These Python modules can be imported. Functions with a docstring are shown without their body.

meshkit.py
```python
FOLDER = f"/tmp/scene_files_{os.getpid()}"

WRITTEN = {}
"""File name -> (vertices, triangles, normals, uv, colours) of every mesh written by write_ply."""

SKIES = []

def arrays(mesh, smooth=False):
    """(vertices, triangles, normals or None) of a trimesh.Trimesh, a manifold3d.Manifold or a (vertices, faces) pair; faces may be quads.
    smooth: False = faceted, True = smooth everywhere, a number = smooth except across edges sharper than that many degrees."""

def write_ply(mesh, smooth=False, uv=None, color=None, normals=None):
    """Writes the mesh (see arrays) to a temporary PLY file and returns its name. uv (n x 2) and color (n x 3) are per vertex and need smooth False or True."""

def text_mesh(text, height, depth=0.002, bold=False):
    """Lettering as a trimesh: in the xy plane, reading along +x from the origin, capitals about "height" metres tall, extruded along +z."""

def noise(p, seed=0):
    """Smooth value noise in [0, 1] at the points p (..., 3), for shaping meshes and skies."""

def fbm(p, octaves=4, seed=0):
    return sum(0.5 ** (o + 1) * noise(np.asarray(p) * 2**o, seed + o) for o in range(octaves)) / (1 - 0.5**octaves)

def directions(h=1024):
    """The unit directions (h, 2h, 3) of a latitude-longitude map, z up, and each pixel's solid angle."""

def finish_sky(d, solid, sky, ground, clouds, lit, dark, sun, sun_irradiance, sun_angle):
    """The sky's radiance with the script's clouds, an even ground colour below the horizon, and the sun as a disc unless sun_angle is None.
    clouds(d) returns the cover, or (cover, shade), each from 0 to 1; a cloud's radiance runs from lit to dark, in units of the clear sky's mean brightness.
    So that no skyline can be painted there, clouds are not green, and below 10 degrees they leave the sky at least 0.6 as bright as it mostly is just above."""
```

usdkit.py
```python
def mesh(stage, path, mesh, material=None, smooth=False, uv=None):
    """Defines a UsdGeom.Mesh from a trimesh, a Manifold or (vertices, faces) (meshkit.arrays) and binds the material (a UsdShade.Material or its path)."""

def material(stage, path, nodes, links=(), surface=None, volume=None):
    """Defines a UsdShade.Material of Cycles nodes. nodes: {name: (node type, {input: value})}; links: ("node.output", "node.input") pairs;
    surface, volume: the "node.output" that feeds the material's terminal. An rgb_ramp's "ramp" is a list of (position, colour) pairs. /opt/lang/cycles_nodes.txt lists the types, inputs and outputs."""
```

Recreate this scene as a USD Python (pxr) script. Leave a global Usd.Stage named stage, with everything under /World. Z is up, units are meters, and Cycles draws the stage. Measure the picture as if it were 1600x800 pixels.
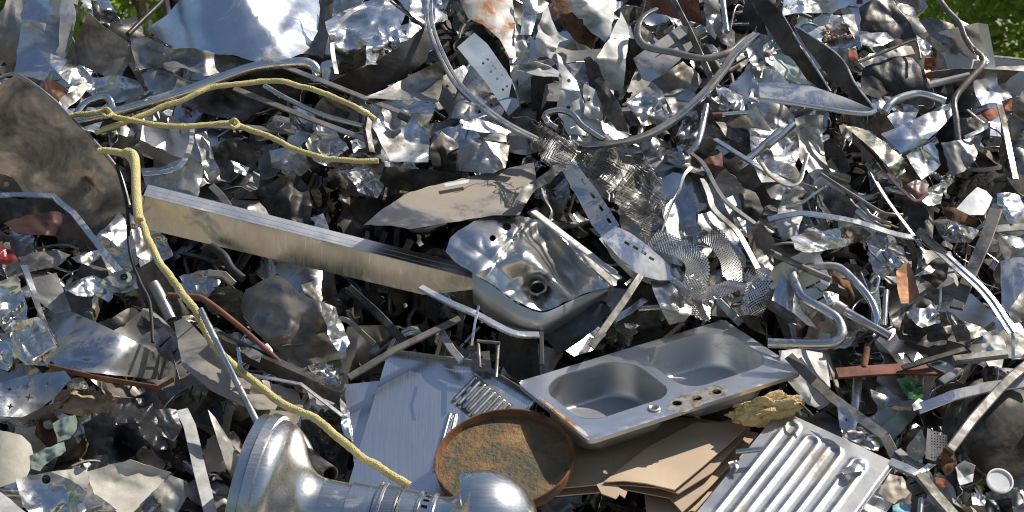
import math, random
import numpy as np, trimesh, usdkit
from meshkit import noise, fbm
from pxr import Usd, UsdGeom, UsdLux, UsdShade, Gf, Sdf, Vt
from scipy.spatial import Delaunay
from shapely import contains_xy
from shapely.geometry import Polygon, Point

stage = Usd.Stage.CreateInMemory()
UsdGeom.SetStageUpAxis(stage, UsdGeom.Tokens.z)
UsdGeom.SetStageMetersPerUnit(stage, 1.0)
UsdGeom.Xform.Define(stage, '/World')
stage.SetDefaultPrim(stage.GetPrimAtPath('/World'))
UsdGeom.Scope.Define(stage, '/World/Looks')

# ---------------------------------------------------------------- camera, sky, sun, exposure
CAM = np.array([0.0, -7.0, 2.6])
PITCH = math.radians(9.0)
FPX = 3136.0                                   # focal length in pixels of the 1600 wide photograph
EXPOSURE = 0.2
RIGHT = np.array([1.0, 0, 0])
FWD = np.array([0, math.cos(PITCH), -math.sin(PITCH)])
UP = np.array([0, math.sin(PITCH), math.cos(PITCH)])
cam = UsdGeom.Camera.Define(stage, '/World/camera')
cam.CreateHorizontalApertureAttr(36.0)
cam.CreateVerticalApertureAttr(18.0)
cam.CreateFocalLengthAttr(36.0 * FPX / 1600)
cam.CreateClippingRangeAttr(Gf.Vec2f(0.1, 500))
cam.CreateFStopAttr(6.3)
cam.CreateFocusDistanceAttr(7.6)
cam.CreateExposureAttr(EXPOSURE)
cx = UsdGeom.Xformable(cam)
M = Gf.Matrix4d(*RIGHT, 0, *UP, 0, *(-FWD), 0, *CAM, 1)
cx.AddTransformOp().Set(M)

SUN = np.array([0.61, 0.20, 0.77]); SUN /= np.linalg.norm(SUN)
dome = UsdLux.DomeLight.Define(stage, '/World/sky')
dome.GetPrim().SetCustomDataByKey('kind', 'structure')
sky = usdkit.material(stage, '/World/Looks/sky', {
    's': ('sky_texture', dict(sky_type='single_scattering', sun_disc=False, sun_elevation=math.asin(SUN[2]),
                              sun_rotation=math.atan2(SUN[0], SUN[1]), air_density=1.0, aerosol_density=1.0)),
    'b': ('background_shader', dict(strength=0.105))}, [('s.color', 'b.color')], surface='b.background')
UsdShade.MaterialBindingAPI.Apply(dome.GetPrim()).Bind(sky)
sun = UsdLux.DistantLight.Define(stage, '/World/sun')
sun.CreateNormalizeAttr(True); sun.CreateIntensityAttr(1.25); sun.CreateAngleAttr(0.5)
sun.CreateColorAttr(Gf.Vec3f(1.0, 0.95, 0.87))
q = trimesh.geometry.align_vectors([0, 0, 1], SUN)[:3, :3]
UsdGeom.Xformable(sun).AddTransformOp().Set(Gf.Matrix4d(*q[:, 0], 0, *q[:, 1], 0, *q[:, 2], 0, 0, 0, 10, 1))

# ---------------------------------------------------------------- the slope of the heap, and points on it
SLOPE = math.radians(38)
P0 = np.array([0, -0.3, 0.80])
NS = np.array([0, -math.sin(SLOPE), math.cos(SLOPE)])


def w(n):
    """a direction given as (right, up, towards the viewer) as a world direction"""
    n = np.asarray(n, float)
    v = n[0] * RIGHT + n[1] * UP - n[2] * FWD
    return v / np.linalg.norm(v)


def ray(px, py):
    d = FWD + ((np.asarray(px, float) - 800) / FPX)[..., None] * RIGHT - ((np.asarray(py, float) - 400) / FPX)[..., None] * UP
    return d / np.linalg.norm(d, axis=-1, keepdims=True)


def hit(px, py, p, n, off=0.0):
    d = ray(px, py)
    den = d @ n
    den = np.where(np.abs(den) < 0.12, -0.12, den)
    t = ((p - CAM) @ n + off) / den
    return CAM + d * np.asarray(t)[..., None]


def at(px, py, h=0.0):
    """the point of the heap's slope, h metres out of it, seen at (px, py)"""
    return hit(px, py, P0, NS, h)


def pts(s):
    return np.array([[float(c) for c in a.split(',')] for a in s.split()])


# ---------------------------------------------------------------- prims
count = {}


def numbered(parent, name):
    k = count.get((parent, name), 0)
    count[(parent, name)] = k + 1
    return f'{parent}/{name}' if k == 0 else f'{parent}/{name}_{k:03d}'


def tag(prim, label=None, cat=None, group=None, kind=None):
    prim = prim.GetPrim()
    for k, v in (('label', label), ('category', cat), ('group', group), ('kind', kind)):
        if v:
            prim.SetCustomDataByKey(k, v)
    return prim


def thing(name, label, cat, loc=(0, 0, 0), group=None):
    x = UsdGeom.Xform.Define(stage, numbered('/World', name))
    x.AddTranslateOp().Set(Gf.Vec3d(*map(float, loc)))
    x.GetPrim().SetCustomDataByKey('loc', Gf.Vec3d(*map(float, loc)))
    return tag(x, label, cat, group)


ORIGIN = {}


def obj(name, mesh, mat, parent=None, smooth=32):
    """one Mesh prim; vertices are given in world space and stored about the thing's base"""
    v, f, _ = usdkit.meshkit.arrays(mesh)
    if parent is None:
        o = v.mean(0)
        path = numbered('/World', name)
    else:
        path = numbered(str(parent.GetPath()), name)
        o = ORIGIN[str(parent.GetPath())]
    m = usdkit.mesh(stage, path, (v - o, f), MAT[mat], smooth=smooth)
    if parent is None:
        m.AddTranslateOp().Set(Gf.Vec3d(*map(float, o)))
        ORIGIN[path] = o
    else:
        ORIGIN[path] = o
    return m.GetPrim()


def empty(name, label, cat, loc, group=None):
    t = thing(name, label, cat, loc, group)
    ORIGIN[str(t.GetPath())] = np.asarray(loc, float)
    t.ClearCustomDataByKey('loc')
    return t


# ---------------------------------------------------------------- materials
MAT = {}


def metal(name, lo, hi, dirt, r0=0.16, r1=0.42, amount=0.45, bump=0.35, scale=7.0, streak=None, dscale=5.0, dented=0.5, dr=0.7):
    """bare metal: two tones in patches, stains of dirt that are duller and less metallic, dents and fine grain in relief"""
    if name in ('steel', 'bright', 'foil', 'dull', 'grimy', 'sooty', 'satin', 'tube_steel'):
        lo, hi = np.array(lo) * (1.0, 0.98, 0.94), np.array(hi) * (1.0, 0.98, 0.94)
    n = {'g': ('geometry', {}), 'oi': ('object_info', {}),
         'tone': ('noise_texture', dict(scale=scale, detail=5.0, roughness=0.6)),
         'fine': ('noise_texture', dict(scale=95.0, detail=4.0, roughness=0.65)),
         'stain': ('noise_texture', dict(scale=dscale, detail=8.0, roughness=0.68, distortion=0.6)),
         'dent': ('noise_texture', dict(scale=13.0, detail=2.0, roughness=0.5)),
         'mask': ('rgb_ramp', dict(ramp=[(max(0, 0.62 - amount * 0.5), (0, 0, 0)), (0.80 - amount * 0.35, (1, 1, 1))])),
         'base': ('mix_color', dict(a=lo, b=hi)),
         'tr': ('map_range', dict(from_min=0.35, from_max=0.65)),
         'col': ('mix_color', dict(b=dirt)),
         'rnd': ('map_range', dict(to_min=0.72, to_max=1.12)),
         'hsv': ('hsv', {}),
         'met': ('map_range', dict(to_min=1.0, to_max=0.25)),
         'ro': ('mix_float', dict(b=dr)),
         'rv': ('map_range', dict(from_min=0.3, from_max=0.7, to_min=r0, to_max=r1)),
         'b1': ('bump', dict(strength=bump, distance=0.022 * dented)),
         'b2': ('bump', dict(strength=0.05 if streak else 0.12, distance=0.002)),
         'p': ('principled_bsdf', {})}
    l = [('g.position', f'{k}.vector') for k in ('tone', 'fine', 'stain', 'dent')]
    l += [('stain.fac', 'mask.fac'), ('tone.fac', 'tr.value'), ('tr.result', 'base.fac'), ('base.result', 'hsv.color'), ('oi.random', 'rnd.value'),
          ('rnd.result', 'hsv.value'), ('hsv.color', 'col.a'), ('mask.color', 'col.fac'), ('col.result', 'p.base_color'),
          ('mask.color', 'met.value'), ('met.result', 'p.metallic'), ('stain.fac', 'rv.value'), ('rv.result', 'ro.a'), ('mask.color', 'ro.fac'),
          ('ro.result', 'p.roughness'), ('dent.fac', 'b1.height'), ('b1.normal', 'b2.normal'), ('b2.normal', 'p.normal')]
    if streak is not None:                      # brushing along one direction
        n['sm'] = ('mapping', dict(rotation=streak[0], scale=streak[1]))
        n['sn'] = ('noise_texture', dict(scale=1.0, detail=3.0, roughness=0.7))
        l += [('g.position', 'sm.vector'), ('sm.vector', 'sn.vector'), ('sn.fac', 'b2.height')]
        n['sr'] = ('map_range', dict(from_min=0.3, from_max=0.7, to_min=r0, to_max=r1))
        l = [x for x in l if x != ('rv.result', 'ro.a')] + [('sn.fac', 'sr.value'), ('sr.result', 'ro.a')]
    else:
        l.append(('fine.fac', 'b2.height'))
    MAT[name] = usdkit.material(stage, f'/World/Looks/{name}', n, l, surface='p.BSDF')


def matte(name, c1, c2, rough=0.7, scale=12.0, bump=0.3, dist=0.004, c3=None, ramp=(0.38, 0.62), spec=0.4, detail=6.0, metallic=0.0, fscale=70.0):
    n = {'g': ('geometry', {}), 'oi': ('object_info', {}),
         'n': ('noise_texture', dict(scale=scale, detail=detail, roughness=0.62, distortion=0.3)),
         'f': ('noise_texture', dict(scale=fscale, detail=4.0, roughness=0.6)),
         'r': ('rgb_ramp', dict(ramp=[(ramp[0], c1), (ramp[1], c2)] + ([(min(1, ramp[1] + 0.12), c3)] if c3 else []))),
         'rnd': ('map_range', dict(to_min=0.82, to_max=1.12)), 'hsv': ('hsv', {}),
         'b': ('bump', dict(strength=bump, distance=dist)),
         'p': ('principled_bsdf', dict(roughness=rough, specular_ior_level=spec, metallic=metallic))}
    l = [('g.position', 'n.vector'), ('g.position', 'f.vector'), ('n.fac', 'r.fac'), ('r.color', 'hsv.color'), ('oi.random', 'rnd.value'), ('rnd.result', 'hsv.value'),
         ('hsv.color', 'p.base_color'), ('f.fac', 'b.height'), ('b.normal', 'p.normal')]
    MAT[name] = usdkit.material(stage, f'/World/Looks/{name}', n, l, surface='p.BSDF')


GR = (0.10, 0.085, 0.065)
metal('steel', (0.52, 0.51, 0.49), (0.62, 0.61, 0.59), GR, r0=0.15, r1=0.32, amount=0.36, bump=0.35)
metal('bright', (0.68, 0.68, 0.67), (0.76, 0.76, 0.75), (0.22, 0.20, 0.17), r0=0.13, r1=0.27, amount=0.26, bump=0.35)
metal('foil', (0.74, 0.74, 0.74), (0.82, 0.82, 0.81), (0.3, 0.28, 0.25), r0=0.16, r1=0.30, amount=0.18, bump=0.2)
metal('satin', (0.70, 0.70, 0.69), (0.77, 0.77, 0.76), (0.26, 0.22, 0.17), r0=0.26, r1=0.38, amount=0.06, bump=0.05)
metal('dull', (0.36, 0.355, 0.34), (0.47, 0.46, 0.44), GR, r0=0.26, r1=0.44, amount=0.46, bump=0.35)
metal('galvanised', (0.55, 0.56, 0.57), (0.60, 0.61, 0.62), (0.16, 0.14, 0.11), r0=0.18, r1=0.33, amount=0.34, bump=0.25, scale=9)
metal('stained', (0.27, 0.245, 0.21), (0.42, 0.39, 0.345), (0.10, 0.08, 0.06), r0=0.16, r1=0.36, amount=0.46, bump=0.3)
metal('sooty', (0.08, 0.075, 0.07), (0.17, 0.16, 0.15), (0.02, 0.018, 0.016), r0=0.18, r1=0.40, amount=0.45, bump=0.25)  # dark steel, also given to sheets that stand for shaded gaps
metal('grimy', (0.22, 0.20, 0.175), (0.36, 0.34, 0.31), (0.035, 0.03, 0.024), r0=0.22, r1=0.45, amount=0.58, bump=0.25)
metal('caked', (0.34, 0.31, 0.27), (0.44, 0.41, 0.37), (0.36, 0.30, 0.23), r0=0.32, r1=0.5, amount=0.40, bump=0.1, dscale=3.0, dr=0.85)
metal('brushed', (0.62, 0.63, 0.64), (0.66, 0.67, 0.68), (0.30, 0.29, 0.27), r0=0.26, r1=0.31, amount=0.05, bump=0.03, streak=((0, 0, 0.35), (300, 5, 5)), dented=0.3)
metal('sink_steel', (0.70, 0.70, 0.705), (0.74, 0.74, 0.74), (0.26, 0.22, 0.17), r0=0.31, r1=0.38, amount=0.05, bump=0.05, scale=2, dented=0.2)
metal('bowl_steel', (0.56, 0.56, 0.55), (0.63, 0.63, 0.62), (0.28, 0.24, 0.19), r0=0.42, r1=0.50, amount=0.06, bump=0.03, scale=2, dented=0.2, streak=((0, 0, 0), (5, 5, 150)))
metal('shell', (0.58, 0.60, 0.62), (0.66, 0.67, 0.68), (0.34, 0.30, 0.25), r0=0.22, r1=0.32, amount=0.12, bump=0.15, scale=3)
metal('tray_steel', (0.44, 0.44, 0.44), (0.54, 0.54, 0.535), (0.24, 0.20, 0.15), r0=0.34, r1=0.46, amount=0.24, bump=0.05, scale=4)
metal('polished', (0.60, 0.58, 0.54), (0.68, 0.66, 0.62), (0.30, 0.24, 0.16), r0=0.22, r1=0.3, amount=0.0, bump=0.015, streak=((0, 0, -0.3), (6, 120, 120)), dented=0.2)
metal('tube_steel', (0.60, 0.60, 0.60), (0.72, 0.72, 0.71), (0.16, 0.14, 0.12), r0=0.12, r1=0.28, amount=0.2, bump=0.08)
metal('channel', (0.58, 0.53, 0.45), (0.68, 0.63, 0.55), (0.20, 0.17, 0.12), r0=0.22, r1=0.36, amount=0.18, bump=0.05, streak=((0, 0, 0), (60, 10, 6)), dented=0.4)
metal('copper', (0.42, 0.20, 0.11), (0.54, 0.28, 0.16), (0.14, 0.07, 0.04), r0=0.3, r1=0.5, amount=0.4)
metal('gold_foil', (0.56, 0.49, 0.37), (0.70, 0.63, 0.51), (0.28, 0.22, 0.14), r0=0.16, r1=0.32, amount=0.2, bump=0.25)
matte('rust', (0.07, 0.035, 0.02), (0.22, 0.095, 0.035), 0.8, 9, 0.6, 0.006, (0.38, 0.19, 0.07))
matte('rusted_white', (0.36, 0.13, 0.035), (0.52, 0.47, 0.40), 0.5, 7, 0.3, 0.004, (0.60, 0.58, 0.54), ramp=(0.40, 0.50))
matte('pan_rust', (0.11, 0.095, 0.055), (0.24, 0.135, 0.055), 0.75, 9, 0.9, 0.010, (0.36, 0.22, 0.10), ramp=(0.44, 0.58), detail=10.0, fscale=45.0)
matte('rust_red', (0.12, 0.045, 0.03), (0.24, 0.09, 0.055), 0.7, 14, 0.4)
matte('pale_paint', (0.24, 0.21, 0.16), (0.40, 0.39, 0.35), 0.40, 7, 0.15, 0.003, (0.50, 0.50, 0.46), ramp=(0.30, 0.45), metallic=0.3)
matte('green_paint', (0.40, 0.46, 0.40), (0.52, 0.57, 0.50), 0.45, 7, 0.15)
matte('blue_paint', (0.27, 0.32, 0.36), (0.40, 0.45, 0.49), 0.42, 7, 0.12, 0.003, (0.46, 0.50, 0.53), metallic=0.35)
matte('red_paint', (0.14, 0.015, 0.015), (0.26, 0.035, 0.035), 0.35, 9, 0.15)
matte('maroon', (0.07, 0.035, 0.03), (0.14, 0.07, 0.06), 0.4, 6, 0.2)
matte('brick_red', (0.30, 0.09, 0.045), (0.42, 0.15, 0.08), 0.75, 9, 0.4)
matte('white_paint', (0.36, 0.34, 0.30), (0.62, 0.61, 0.58), 0.5, 12, 0.15)
matte('label_white', (0.56, 0.56, 0.55), (0.70, 0.70, 0.70), 0.5, 20, 0.05)
matte('canvas', (0.40, 0.36, 0.29), (0.54, 0.50, 0.42), 0.85, 9, 0.4, 0.003)
matte('cardboard', (0.43, 0.32, 0.22), (0.49, 0.37, 0.26), 0.85, 5, 0.2, 0.002)
matte('tan_rock', (0.34, 0.22, 0.12), (0.50, 0.36, 0.22), 0.9, 18, 0.7, 0.008)
matte('lime', (0.20, 0.11, 0.05), (0.34, 0.30, 0.24), 0.5, 40, 0.3, 0.001, (0.42, 0.42, 0.42), ramp=(0.36, 0.5), metallic=0.5)
matte('foam', (0.34, 0.20, 0.07), (0.62, 0.46, 0.20), 0.95, 26, 1.0, 0.012, (0.70, 0.56, 0.30), ramp=(0.28, 0.46), fscale=140.0)
matte('teal_cloth', (0.14, 0.19, 0.16), (0.27, 0.33, 0.28), 0.8, 12, 0.4)
matte('blue_cloth', (0.20, 0.44, 0.52), (0.34, 0.58, 0.64), 0.7, 12, 0.4)
matte('black_plastic', (0.012, 0.012, 0.013), (0.018, 0.018, 0.019), 0.33, 20, 0.4, 0.004, spec=0.35)
matte('black_metal', (0.018, 0.017, 0.016), (0.04, 0.037, 0.034), 0.45, 10, 0.3)
matte('rubber', (0.015, 0.015, 0.015), (0.03, 0.03, 0.03), 0.6, 30, 0.2)
matte('hole_green', (0.20, 0.27, 0.24), (0.28, 0.35, 0.31), 0.5, 30, 0.1)
matte('shade_soil', (0.008, 0.007, 0.006), (0.022, 0.018, 0.015), 0.95, 9, 0.8, 0.02)  # near black: the shade between the scraps is put into this colour
matte('ground', (0.30, 0.265, 0.215), (0.42, 0.375, 0.31), 0.95, 1.3, 0.6, 0.02)  # pale, to throw warm light on downward faces; mostly out of view
matte('bark', (0.06, 0.045, 0.03), (0.12, 0.095, 0.07), 0.9, 20, 0.6)
matte('concrete', (0.30, 0.29, 0.27), (0.38, 0.37, 0.35), 0.85, 6, 0.3)
MAT['rope'] = usdkit.material(stage, '/World/Looks/rope', {
    'g': ('geometry', {}), 'v': ('wave_texture', dict(wave_type='bands', bands_direction='diagonal', scale=55.0, distortion=2.0, detail=1.0)) if False else ('voronoi_texture', dict(scale=230.0)),
    'n': ('noise_texture', dict(scale=9.0, detail=5.0, roughness=0.7)), 'r': ('rgb_ramp', dict(ramp=[(0.30, (0.16, 0.12, 0.06)), (0.38, (0.50, 0.41, 0.15)), (0.60, (0.62, 0.53, 0.22)), (0.75, (0.66, 0.60, 0.36))])),
    'b': ('bump', dict(strength=0.7, distance=0.004)), 'p': ('principled_bsdf', dict(roughness=0.75, sheen_weight=0.2))},
    [('g.position', 'v.vector'), ('g.position', 'n.vector'), ('n.fac', 'r.fac'), ('r.color', 'p.base_color'), ('v.distance', 'b.height'), ('b.normal', 'p.normal')], surface='p.BSDF')
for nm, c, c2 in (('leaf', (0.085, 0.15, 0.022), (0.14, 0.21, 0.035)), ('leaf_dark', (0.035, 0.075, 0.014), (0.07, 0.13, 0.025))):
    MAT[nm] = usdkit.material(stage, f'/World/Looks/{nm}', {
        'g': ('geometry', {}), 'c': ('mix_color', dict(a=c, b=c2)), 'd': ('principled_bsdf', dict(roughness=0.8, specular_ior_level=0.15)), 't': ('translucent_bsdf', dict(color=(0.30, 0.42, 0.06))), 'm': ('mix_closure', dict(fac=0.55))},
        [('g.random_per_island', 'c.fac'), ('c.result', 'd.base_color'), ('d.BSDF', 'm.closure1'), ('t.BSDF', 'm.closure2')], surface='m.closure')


# ---------------------------------------------------------------- shapes
def solidify(v, f, n, t):
    """a closed shell of thickness t: v on one side, v - n t on the other"""
    v = np.asarray(v); f = np.asarray(f)
    k = len(v)
    e = np.sort(np.vstack([f[:, [0, 1]], f[:, [1, 2]], f[:, [2, 0]]]), 1)
    d = np.vstack([f[:, [0, 1]], f[:, [1, 2]], f[:, [2, 0]]])
    _, inv, c = np.unique(e, axis=0, return_inverse=True, return_counts=True)
    b = d[c[inv.ravel()] == 1]
    side = np.vstack([np.stack([b[:, 1], b[:, 0], b[:, 0] + k], 1), np.stack([b[:, 1], b[:, 0] + k, b[:, 1] + k], 1)])
    return np.vstack([v, v - n * t]), np.vstack([f, f[:, ::-1] + k, side])


def vnormals(v, f):
    n = np.zeros_like(v)
    fn = np.cross(v[f[:, 1]] - v[f[:, 0]], v[f[:, 2]] - v[f[:, 0]])
    for k in range(3):
        np.add.at(n, f[:, k], fn)
    return n / np.maximum(np.linalg.norm(n, axis=1, keepdims=True), 1e-12)


def fill(poly, step, seed=0):
    """points and triangles that fill a polygon (with holes), about step apart"""
    rg = np.random.default_rng(seed + 11)
    P = []
    for ring in [poly.exterior] + list(poly.interiors):
        s = min(step, ring.length / 10)
        k = max(int(ring.length / s), 8)
        P += [ring.interpolate(i / k, normalized=True).coords[0] for i in range(k)]
        P += list(ring.coords[:-1])
    x0, y0, x1, y1 = poly.bounds
    gx, gy = np.meshgrid(np.arange(x0, x1, step), np.arange(y0, y1, step))
    gp = np.stack([gx.ravel(), gy.ravel()], 1)
    gp = gp + rg.uniform(-0.25, 0.25, gp.shape) * step
    inner = poly.buffer(-step * 0.45)
    if not inner.is_empty:
        P += list(gp[contains_xy(inner, gp[:, 0], gp[:, 1])])
    P = np.array(P)
    P = P[np.sort(np.unique(np.round(P, 5), axis=0, return_index=True)[1])]
    T = Delaunay(P).simplices
    c = P[T].mean(1)
    a, b = P[T[:, 1]] - P[T[:, 0]], P[T[:, 2]] - P[T[:, 0]]
    area = a[:, 0] * b[:, 1] - a[:, 1] * b[:, 0]
    T = T[contains_xy(poly, c[:, 0], c[:, 1]) & (np.abs(area) > 1e-9 * step * step)]
    area = np.cross(np.c_[P[T[:, 1]] - P[T[:, 0]], np.zeros(len(T))], np.c_[P[T[:, 2]] - P[T[:, 0]], np.zeros(len(T))])[:, 2]
    T[area < 0] = T[area < 0][:, ::-1]
    used = np.unique(T)
    m = -np.ones(len(P), int); m[used] = np.arange(len(used))
    return P[used], m[T]


def crumpled(uv, amp, seed, creases=5, size=0.3):
    """the relief of a bent and dented sheet over points uv (metres): sharp creases across it, short ones that fade, hollows between them"""
    rg = np.random.default_rng(seed)
    d = np.zeros(len(uv))
    c = uv.mean(0)
    wob = 0.03 * size * np.stack([fbm(np.c_[uv * 3 / size, np.full(len(uv), seed + k)], 2, seed + k) - 0.5 for k in (0, 50)], 1)
    u = uv - c + wob
    for _ in range(creases):
        a = rg.uniform(0, math.pi)
        x = u @ np.array([math.cos(a), math.sin(a)]) - rg.normal(0, size * 0.26)
        d += rg.uniform(0.3, 1.0) * rg.choice([-1, 1]) * np.sqrt(x * x + 4e-6)
    for _ in range(creases * 3):
        a = rg.uniform(0, math.pi)
        o = rg.normal(0, size * 0.28, 2)
        x = (u - o) @ np.array([math.cos(a), math.sin(a)]); y = (u - o) @ np.array([-math.sin(a), math.cos(a)])
        s = size * rg.uniform(0.10, 0.28)
        win = np.exp(-(x / (s * .8)) ** 2 - (y / (s * 1.6)) ** 2)
        d += rg.uniform(0.4, 1.3) * rg.choice([-1, 1]) * win * (s * 0.55 - np.sqrt(x * x + 2e-6))
    q = np.c_[uv / max(size, 0.08) * 2.2, np.full(len(uv), seed * 0.37)]
    d += size * 0.22 * (2 * fbm(q, 2, seed) - 1)
    A = np.c_[uv, np.ones(len(uv))]
    d -= A @ np.linalg.lstsq(A, d, rcond=None)[0]
    return d * amp


def rough_outline(p, amount, seed):
    """an outline (px) with torn, slightly wavering edges"""
    if not amount:
        return p
    rg = np.random.default_rng(seed)
    out = []
    for a, b in zip(p, np.roll(p, -1, 0)):
        L = np.linalg.norm(b - a)
        k = max(int(L / 9), 1)
        t = np.array([-(b - a)[1], (b - a)[0]]) / max(L, 1e-6)
        for i in range(k):
            out.append(a + (b - a) * i / k + (t * rg.normal(0, amount) if i else 0))
    return np.array(out)


NRM = {'U': (0, .86, .5), 'S': (0, .68, .73), 'F': (0, .42, .9), 'V': (0, .1, 1), 'D': (0, -.25, .97), 'G': (.44, .58, .68), 'L': (-.55, .45, .7), 'R': (.55, .45, .7), 'B': (-.1, .6, .8), 'X': (.2, .75, .63), 'W': (.7, .2, .69), 'E': (-.7, .2, .69)}


def plane(px, py, h, n):
    return at(px, py, h), w(NRM[n] if isinstance(n, str) else n)


def sheet_mesh(outline, h=0.05, n='S', amp=0.12, seed=1, bend=(0, 0), torn=1.0, holes=(), t=0.0018, creases=5, step=None, shape=None, centre=None):
    """a sheet of metal seen with this outline: on its own plane, crumpled and bent, with a thickness"""
    if 0.045 <= amp <= 0.3 and centre is None:
        amp = amp * 1.25 + 0.10
    p = pts(outline) if isinstance(outline, str) else np.asarray(outline)
    c = p.mean(0) if centre is None else np.asarray(centre)
    P, N = plane(c[0], c[1], h, n)
    pg = Polygon(rough_outline(p, torn, seed)).buffer(0)
    if pg.geom_type != 'Polygon':
        pg = max(pg.geoms, key=lambda g: g.area)
    for hole in holes:
        pg = pg.difference(Polygon(hole) if len(hole) > 3 else Point(hole[0], hole[1]).buffer(hole[2], 6))
    if pg.geom_type != 'Polygon':
        pg = max(pg.geoms, key=lambda g: g.area)
    size = math.sqrt(pg.area)
    step = step or min(max(size / 28, 2.2), 5.5)
    q, f = fill(pg, step, seed)
    flat = hit(q[:, 0], q[:, 1], P, N)
    u = np.cross(N, UP); u /= np.linalg.norm(u)
    uv = np.stack([(flat - P) @ u, (flat - P) @ np.cross(N, u)], 1)
    d = crumpled(uv, amp, seed, creases, max(np.ptp(uv, axis=0).mean(), 0.05)) if amp else np.zeros(len(uv))
    if bend[1] == 0 and amp >= 0.04:
        rb = np.random.default_rng(seed + 9)
        bend = (rb.uniform(0, 180), rb.uniform(0.8, 3.2) * rb.choice([-1, 1]))
    if bend[1]:
        a = math.radians(bend[0])
        x = uv @ np.array([math.cos(a), math.sin(a)])
        x -= x.mean()
        d = d - bend[1] * (x * x - (x * x).mean())
    if shape:
        d = d + shape(q, uv)
    v = hit(q[:, 0], q[:, 1], P, N, d)
    fn = np.cross(v[f[:, 1]] - v[f[:, 0]], v[f[:, 2]] - v[f[:, 0]])
    if (fn @ N).sum() < 0:
        f = f[:, ::-1]
    return solidify(v, f, vnormals(v, f), t)


def spline(p, k=8):
    p = np.asarray(p, float)
    if len(p) < 3:
        return p
    e = np.vstack([2 * p[0] - p[1], p, 2 * p[-1] - p[-2]])
    out = []
    for i in range(1, len(e) - 2):
        a, b, c, d = e[i - 1:i + 3]
        for t in np.arange(k) / k:
            out.append(0.5 * (2 * b + (c - a) * t + (2 * a - 5 * b + 4 * c - d) * t * t + (3 * b - a - 3 * c + d) * t ** 3))
    return np.array(out + [p[-1]])


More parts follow.
